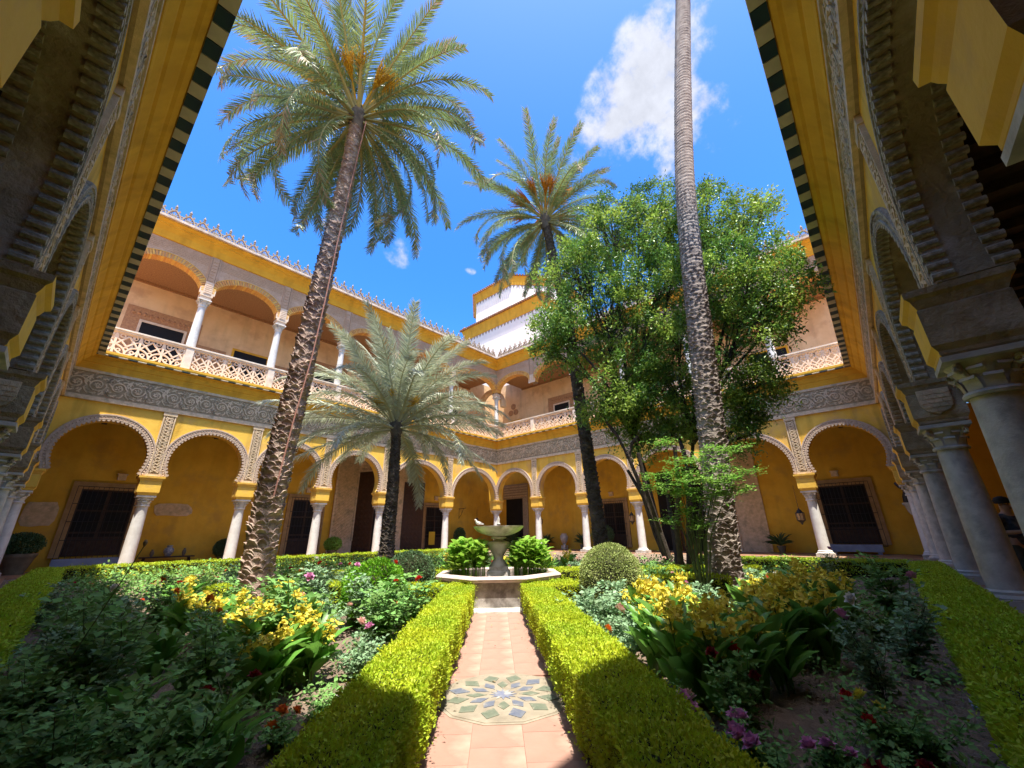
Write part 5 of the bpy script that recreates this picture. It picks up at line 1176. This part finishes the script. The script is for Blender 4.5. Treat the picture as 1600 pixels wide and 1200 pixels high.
# ------------------------------------------------------------------ leafy tree
TB = atpix(1062, 890, 12.6); TB.z = 0
tr = empty('broadleaf_tree', TB, 0, 'bushy many stemmed evergreen tree filling the right of the court', 'tree')
blobs = []
for (u, v, d, r, w) in [(900, 430, 12.0, 1.15, 1), (960, 370, 12.3, 1.25, 1), (1020, 350, 12.8, 1.2, 1), (880, 520, 11.8, 1.0, 1), (950, 490, 12.4, 1.5, 1), (1030, 450, 12.6, 1.5, 1), (1110, 350, 12.8, 1.1, 1), (1165, 370, 12.6, .95, 1), (1100, 450, 12.0, 1.3, 1),
                        (1180, 450, 12.3, 1.3, 1), (1222, 448, 12.2, .62, 1), (1215, 500, 12.4, .45, .8), (1150, 540, 12.4, 1.15, 1), (965, 600, 12.2, 1.0, 1), (1000, 560, 13.0, 1.3, 1), (1045, 610, 12.6, 1.0, .8), (860, 545, 12.0, .55, .9), (1020, 640, 12.6, .8, .8), (1000, 690, 12.6, .55, .7), (935, 640, 12.4, .6, .8), (1050, 680, 12.8, .6, .8), (1160, 660, 12.7, .6, .9), (1185, 600, 12.5, .55, .9), (1060, 640, 12.9, .7, .9),
                        (970, 650, 12.6, .7, .6), (1165, 620, 12.6, .8, .8), (1175, 680, 12.6, .5, .6), (1108, 300, 12.8, .35, .5), (935, 325, 12.6, .4, .5), (1195, 320, 12.6, .35, .5), (1000, 320, 12.8, .5, .7), (850, 500, 12.0, .4, .6), (905, 400, 12, .5, .7), (1060, 540, 12, .9, .8), (1060, 390, 13, 1.3, 1)]:
    blobs.append((atpix(u, v, d)-TB, r, w))
lb = MB(); rs = random.Random(21); tips = []
stems = []
for k in range(9):
    a = 2*PI*k/9+rs.uniform(-.2, .2); stems.append((Vector((math.cos(a)*.22, math.sin(a)*.22, 0)), Vector((math.cos(a)*(.7+rs.random()*.9), math.sin(a)*(.7+rs.random()*.9), 2.6+rs.random()*1.6))))
for (b, t) in stems: lb.tube([tuple(b), tuple(b.lerp(t, .35)+Vector((rs.uniform(-.1, .1), rs.uniform(-.1, .1), .15))), tuple(b.lerp(t, .7)+Vector((rs.uniform(-.12, .12), rs.uniform(-.12, .12), .1))), tuple(t)], [.085, .07, .058, .05], 7)
CP = []; 
for (c, r, w) in blobs:
    _, t = min(stems, key=lambda s_: (s_[1]-c).length+.8*abs(s_[1].z-min(c.z-1.5, 4))); mid = t.lerp(c, .5)+Vector((rs.uniform(-.25, .25), rs.uniform(-.25, .25), .3))
    lb.tube([tuple(t), tuple(t.lerp(mid, .5)+Vector((0, 0, .12))), tuple(mid), tuple(mid.lerp(c, .5)), tuple(c)], [.065, .052, .042, .032, .02], 6)
    m = int(40*w*r**2+8)
    for q in range(m):
        d = Vector((rs.gauss(0, 1), rs.gauss(0, 1), rs.gauss(0, 1)+.15)).normalized(); rad = r*(.3+.95*rs.random()**.6); e = c+Vector((d.x*rad, d.y*rad, d.z*rad*1.05)); CP.append((e, d))
        if q % 2 == 0: lb.tube([tuple(mid.lerp(c, rs.uniform(.3, 1))), tuple(c.lerp(e, .5)+Vector((0, 0, .05))), tuple(e)], [.018, .012, .006], 4, cap=False)
lb.build('branches', M['branch'], tr)
ce = np.array([tuple(e) for e, d in CP]); cd = np.array([tuple(d) for e, d in CP]); K = 105; n = len(ce)*K
P = np.repeat(ce, K, 0)+np.clip(nr.normal(size=(n, 3)), -1.7, 1.7)*np.array([.15, .15, .17])*np.repeat(.6+.8*nr.rand(len(ce)), K)[:, None]; D = np.repeat(cd, K, 0)*.5+nr.normal(size=(n, 3))*.8+[0, 0, -.15]
s = .105*(.45+.95*nr.rand(n)); V, F = leaves(P, D, np.tile([0, 0, 1.], (n, 1))+nr.normal(size=(n, 3))*.7, s, s*.42)
yg = (np.repeat(ce[:, 2]-ce[:, 2].min(), K) > 99) | (np.repeat(nr.rand(len(ce)) < .5, K))
link(bpy.data.objects.new('foliage', npmesh('foliage', V, F, [M['tree'], M['treey']], np.repeat(yg.astype(int), 2))), tr)
print('tree leaves', n)
# climbing shrub round the ringed palm
cb0 = atpix(1100, 930, 9.3); cb0.z = 0; cb = empty('climbing_shrub', cb0, 0, 'bright green arching shrub growing round the ringed palm trunk', 'shrub')
st = MB(); P = []; D = []; rs = random.Random(5); buds = []
targets = [(1015, 745, 9.0), (1030, 690, 9.0), (1060, 720, 8.9), (1045, 770, 8.9), (1085, 745, 8.8), (1100, 780, 8.9), (1130, 730, 8.9), (1160, 700, 8.9), (1185, 735, 8.9), (1165, 765, 8.8), (1130, 770, 8.8), (1040, 815, 9), (1070, 800, 8.9), (1095, 820, 8.9), (1110, 750, 8.7), (1075, 770, 8.8), (1150, 745, 8.7), (1055, 740, 8.8), (1120, 700, 9.0), (1020, 760, 8.9), (1090, 720, 8.8), (1140, 755, 8.7), (1068, 755, 8.6)]
for (u, v, d) in targets:
    e = atpix(u, v, d)-cb0; m1 = Vector((e.x*.25, e.y*.25, e.z*.55)); m2 = Vector((e.x*.7, e.y*.7, e.z*.95+.1)); pts = [Vector((rs.uniform(-.08, .08), rs.uniform(-.08, .08), 0)), m1, m2, e]
    st.tube([tuple(q) for q in pts], [.012, .009, .006, .003], 4, cap=False); buds.append(e)
    for q in range(58):
        t = rs.uniform(.35, 1)**.5; i = min(int(t*3), 2); f = t*3-i; p = pts[i].lerp(pts[i+1], f); sp_ = .22*(1.2-t); o_ = Vector((rs.gauss(0, sp_), rs.gauss(0, sp_), rs.gauss(0, sp_*.6)))
        b = rs.uniform(0, 6.28); c0 = p+o_; dd = Vector((math.cos(b), math.sin(b), rs.uniform(-.1, .4)))
        for g in range(5): P.append(tuple(c0+dd*.045*g)); D.append((dd.x+rs.gauss(0, .7), dd.y+rs.gauss(0, .7), rs.gauss(0, .25)))
st.build('stems', M['stem'], cb); P = np.array(P); D = np.array(D); s = .06*(.7+.5*nr.rand(len(P))); V, F = leaves(P, D, np.tile([0, 0, 1.], (len(P), 1))+nr.normal(size=P.shape)*.35, s, s*.6)
link(bpy.data.objects.new('foliage', npmesh('foliage', V, F, M['lush'])), cb)
for e in buds[:8]: inst('flower_head', BL['palepink'], cb, loc=e)

# ------------------------------------------------------------------ things in the galleries
def bench(label, P_, u, w, z1=.52):
    b = empty('bench', P_(u, BD+.5, .06), 0, label, 'bench'); c = P_(u, BD+.5, .06); mb = MB(); mb.xf = lambda x, y, z: P_(u+x, BD+.5+y, z+.06)-c
    mb.box(-w/2, w/2, -.25, .25, z1-.10-.3, z1-.05); mb.build('seat', M['skyblue_stone'], b)
    for s in (-1, 1): mb = MB(); mb.xf = lambda x, y, z: P_(u+x, BD+.5+y, z+.06)-c; mb.box(s*w*.42-.08, s*w*.42+.08, -.2, .2, 0, z1-.4); mb.build('leg', M['skyblue_stone'], b)
bench('pale blue grey slab bench below the barred window at the far left', PF, 23.9, 2.3); bench('pale blue grey slab bench below the barred window at the far right', PR, 23.2, 2.2)
def jar(name, label, p, h, r, m, c='jar', prof=None):
    prof = prof or [(.45, 0), (.5, .03), (.95, .35), (1, .5), (.85, .72), (.5, .82), (.48, .88), (.6, .95), (.58, 1.0), (.4, 1.0)]
    o = MB().lathe([(a*r, b*h) for a, b in prof], n=20).build(name, m, None, smooth=True, label=label, cat=c); o.location = p; return o
tb = empty('table', PF(21.0, BD+.5, .06), 0, 'low dark wooden table against the ochre wall at the far left', 'table')
MB().box(-1.1, 1.1, -.25, .25, .36, .42).build('table_top', M['timber'], tb)
for sx in (-1, 1):
    for sy in (-1, 1): mb = MB(); mb.tube([(sx*1.0, sy*.2, 0), (sx*.9, sy*.18, .36)], .035, 6); mb.build('leg', M['timber'], tb)
jar('jar', 'round blue and white painted jar standing on the dark table', PF(21.0, BD+.5, .48), .52, .22, M['jar'])
jar('bottle', 'small grey bottle left of the round jar on the dark table', PF(21.65, BD+.5, .48), .34, .09, M['pot'], 'bottle'); jar('bottle', 'small grey bottle right of the round jar on the dark table', PF(20.35, BD+.5, .48), .38, .09, M['pot'], 'bottle')
uo = empty('stone_urn', PR(4.7, BD+.7, .06), 0, 'pale carved stone urn on a pedestal between the right gallery columns', 'urn')
MB().box(-.2, .2, -.2, .2, 0, .3).build('pedestal', M['marble_old'], uo); MB().lathe([(.12, .30), (.09, .36), (.22, .55), (.32, .78), (.33, .95), (.27, 1.08), (.20, 1.13), (.24, 1.2), (.15, 1.21)], n=20).build('vase', M['marble_old'], uo, smooth=True)
def potplant(label, p, ph, pr, fh, fr, kind='spiky', m='balld'):
    o = empty('potted_plant', p, rnd.uniform(0, 6), label, 'potted plant')
    MB().lathe([(pr*.62, 0), (pr*.95, ph*.75), (pr, ph*.8), (pr*1.05, ph*.9), (pr*1.05, ph), (pr*.9, ph), (pr*.88, ph*.9)], n=20).build('pot', M['pot'], o, smooth=True)
    if kind == 'spiky':
        n = 46; a = nr.rand(n)*2*PI; el = .2+1.1*nr.rand(n); D = np.stack([np.cos(a)*np.cos(el), np.sin(a)*np.cos(el), np.sin(el)], 1); P = np.tile([0, 0, ph], (n, 1))*1.; L_ = fh*(.7+.4*nr.rand(n))
        V, F = leaves(P, D, np.tile([0, 0, 1.], (n, 1))+.01, L_, L_*.12, CL, CLF)
    else:
        n = 5200; d = randn_dirs(n, .2); P = d*(.35+.7*nr.rand(n)**.5)[:, None]*np.array([fr, fr, fh/2])+[0, 0, ph+fh*.42]; V, F = leaves(P, d+nr.normal(size=(n, 3))*.7, nr.normal(size=(n, 3)), np.full(n, .075), np.full(n, .045))
    link(bpy.data.objects.new('foliage', npmesh('foliage', V, F, M[m])), o)
potplant('big weathered pot with a dark rounded bush in the far left corner', (26.05, -2.0, .06), .78, .52, .85, .62, 'bush')
potplant('bushy potted shrub beside the dark table at the far left', PF(18.7, -2.9, .06), .35, .25, .9, .45, 'bush'); potplant('spiky potted plant left of the stone urn', PR(3.0, -2.9, .06), .4, .25, .9, .4)
potplant('spiky potted plant right of the stone urn', PR(6.6, -2.9, .06), .4, .25, .95, .4); potplant('tall leafy potted plant beside the doorway near the far corner', PF(1.8, -2.6, .06), .4, .25, 1.5, .5, 'bush')
potplant('large potted bush in front of the barred window behind the tall palm', PR(8.8, -2.2, .06), .5, .35, 1.4, .8, 'bush'); potplant('spiky potted plant by the stone panel of the right gallery', PR(19.9, -2.9, .06), .4, .22, .9, .4)
potplant('flowering potted bush left of the great portal', PF(13.0, -2.0, .06), .45, .3, .8, .5, 'bush', 'lush'); potplant('spiky potted plant in the doorway of the far corner', PR(-.6, -2.6, .06), .5, .3, 1.2, .5)
def lantern(label, p, chain, s=1.0):
    o = empty('lantern', p, 0, label, 'lantern'); mb = MB()
    mb.lathe([(.02*s, .62*s), (.05*s, .56*s), (.10*s, .52*s), (.14*s, .42*s), (.20*s, .40*s), (.21*s, .38*s)], n=8); mb.lathe([(.20*s, .02*s), (.18*s, 0), (.08*s, -.08*s), (.05*s, -.14*s), (.02*s, -.2*s)], n=8)
    for k in range(8): a = 2*PI*k/8; mb.tube([(.20*s*math.cos(a), .20*s*math.sin(a), .38*s), (.185*s*math.cos(a), .185*s*math.sin(a), .02*s)], .012*s, 4)
    mb.build('frame', M['black'], o); MB().lathe([(.175*s, .03*s), (.19*s, .37*s)], n=8).build('glass', M['casing'], o)
    mb = MB(); q = int(chain/.09)
    for k in range(q): mb.tube([(0, .0, .62*s+k*.09), (.02 if k % 2 else 0, 0 if k % 2 else .02, .62*s+k*.09+.045), (0, 0, .62*s+k*.09+.085)], .011, 4)
    mb.build('chain', M['black'], o)
p = pixX(1252, 812, -.6); lantern('black iron lantern on a chain beside the far right column', (p.x, p.y, p.z-.05), 1.2)
p = pixX(988, 815, -.6); lantern('black iron lantern on a chain beside the column right of the tall palm', (p.x, p.y, p.z), 1.3)
p = pixX(845, 818, -1.5); lantern('small iron lantern hanging beyond the first right gallery column', (p.x, p.y, p.z), .5, .8); p = pixY(745, 818, -1.5); lantern('small iron lantern on a wall bracket beside the far corner column', (p.x, p.y, p.z), .7, .8)
br = empty('wall_bracket', PF(.9, BD, 2.6), 0, 'scrolled iron bracket on the ochre wall left of the fountain bowl', 'bracket'); mb = MB()
mb.tube([(0, 0, 0), (0, .0, .9)], .02, 5); mb.tube([(0, 0, .85), (0, .9, .9)], .02, 5); mb.tube([(0, 0, .1), (0, .3, .35), (0, .6, .88)], .015, 5); mb.build('ironwork', M['black'], br)
bu = empty('wall_sculpture', PR(25.2, -1.2, 0), 0, 'dark carved figure on a stone bracket in the far right corner', 'sculpture'); p = pixX(1415, 775, -1.2); bu.location = (p.x, p.y, p.z-.5)
mb = MB(); mb.tube([(0, 0, .2), (.02, .03, .45), (0, .08, .75), (.02, -.08, .95), (0, -.16, 1.08), (0, -.25, 1.12)], [.16, .17, .13, .11, .10, .04], 10); mb.build('figure', M['black'], bu, smooth=True); MB().lathe([(.02, -.35), (.10, -.2), (.16, .05), (.22, .12), (.22, .2)], n=12).build('bracket', M['marble_old'], bu, smooth=True)

# ------------------------------------------------------------------ person at the right edge
pp = atpix(1590, 850, 12.6); PX = (pp.x, pp.y, .06)
pe = empty('person', PX, pang+PI, 'person in a dark plaid shirt looking down at a camera behind the arcade columns', 'person')
def skin(name, joints, edges, m, parent, sub=2):
    me = bpy.data.meshes.new(name); me.from_pydata([j[0] for j in joints], edges, []); me.materials.append(m); o = bpy.data.objects.new(name, me); link(o, parent)
    sk = o.modifiers.new('skin', 'SKIN'); sk.use_smooth_shade = True
    for i, j in enumerate(joints):
        r = j[1]; r = r if isinstance(r, tuple) else (r, r); me.skin_vertices[0].data[i].radius = r
    me.skin_vertices[0].data[0].use_root = True
    ss = o.modifiers.new('sub', 'SUBSURF'); ss.levels = sub; ss.render_levels = sub; return o
# x forward, y left
J = [((0, 0, .95), (.16, .12)), ((0, 0, 1.12), (.15, .11)), ((.0, 0, 1.32), (.18, .12)), ((0, 0, 1.44), (.12, .09)), ((.03, 0, 1.53), .058), ((.05, 0, 1.60), .085), ((.055, 0, 1.70), .095),
     ((0, .20, 1.42), .062), ((.02, .27, 1.16), .047), ((.25, .14, 1.18), .036), ((.32, .09, 1.22), .03), ((0, -.20, 1.42), .062), ((.02, -.27, 1.16), .047), ((.25, -.14, 1.18), .036), ((.32, -.09, 1.22), .03),
     ((0, .10, .88), .095), ((.02, .11, .48), .065), ((-.02, .11, .10), .042), ((.10, .12, .035), .035), ((0, -.10, .88), .095), ((.02, -.11, .48), .065), ((-.02, -.11, .10), .042), ((.10, -.12, .035), .035)]
Ed = [(0, 1), (1, 2), (2, 3), (3, 4), (4, 5), (5, 6), (3, 7), (7, 8), (8, 9), (9, 10), (3, 11), (11, 12), (12, 13), (13, 14), (0, 15), (15, 16), (16, 17), (17, 18), (0, 19), (19, 20), (20, 21), (21, 22)]
skin('body', J, Ed, M['skin'], pe)
for s in (-1, 1):
    for f in range(4): skin('finger', [((.33, s*.085, 1.235-f*.018), .012), ((.365, s*.06, 1.24-f*.018), .010), ((.37, s*.025, 1.24-f*.018), .009)], [(0, 1), (1, 2)], M['skin'], pe, 1)
    skin('thumb', [((.31, s*.085, 1.25), .013), ((.335, s*.05, 1.27), .011)], [(0, 1)], M['skin'], pe, 1)
skin('shirt', [((0, 0, .90), (.19, .14)), ((0, 0, 1.12), (.18, .135)), ((0, 0, 1.32), (.205, .14)), ((0, 0, 1.45), (.13, .105)), ((0, .21, 1.42), .078), ((.02, .275, 1.20), .066), ((0, -.21, 1.42), .078), ((.02, -.275, 1.20), .066)], [(0, 1), (1, 2), (2, 3), (3, 4), (4, 5), (3, 6), (6, 7)], M['cloth_dark'], pe)
skin('trousers', [((0, 0, .97), (.165, .13)), ((0, .10, .86), .115), ((.02, .11, .48), .085), ((-.02, .11, .12), .065), ((0, -.10, .86), .115), ((.02, -.11, .48), .085), ((-.02, -.11, .12), .065)], [(0, 1), (1, 2), (2, 3), (0, 4), (4, 5), (5, 6)], M['cloth_trouser'], pe)
mb = MB(); mb.lathe([(.125, 1.70), (.12, 1.76), (.09, 1.81), (.03, 1.835)], c=(.03, 0), n=14); mb.build('hair', M['hair'], pe, smooth=True)
MB().tube([(.145, 0, 1.66), (.165, 0, 1.635), (.15, 0, 1.625)], [.012, .017, .008], 6).build('nose', M['skin'], pe, smooth=True)
for s in (-1, 1): MB().tube([(.05, s*.092, 1.69), (.05, s*.10, 1.65)], .018, 6).build('ear', M['skin'], pe, smooth=True)
mb = MB(); [mb.tube([(.138, s*.032, 1.685), (.146, s*.032, 1.685)], .010, 6) for s in (-1, 1)]; mb.box(.136, .148, -.022, .022, 1.602, 1.610); mb.build('eyes_and_mouth', M['hair'], pe)
ca = empty('camera_in_hands', PX, pang+PI, 'small black camera held by the person behind the columns', 'camera')
MB().box(.30, .36, -.06, .06, 1.20, 1.28).build('camera_body', M['black'], ca); mb = MB(); mb.tube([(.36, 0, 1.24), (.41, 0, 1.24)], .03, 12); mb.build('lens', M['black'], ca)
bgp = empty('shoulder_bag', PX, pang+PI, 'pale canvas bag hanging at the side of the person behind the columns', 'bag')
skin('bag', [((-.05, -.36, .92), (.10, .16)), ((-.05, -.36, 1.12), (.09, .13))], [(0, 1)], M['beige'], bgp, 1); mb = MB(); mb.tube([(-.05, -.34, 1.15), (-.02, -.24, 1.40), (0, -.1, 1.50), (.0, .02, 1.47)], .014, 5); mb.build('strap', M['beige'], bgp)
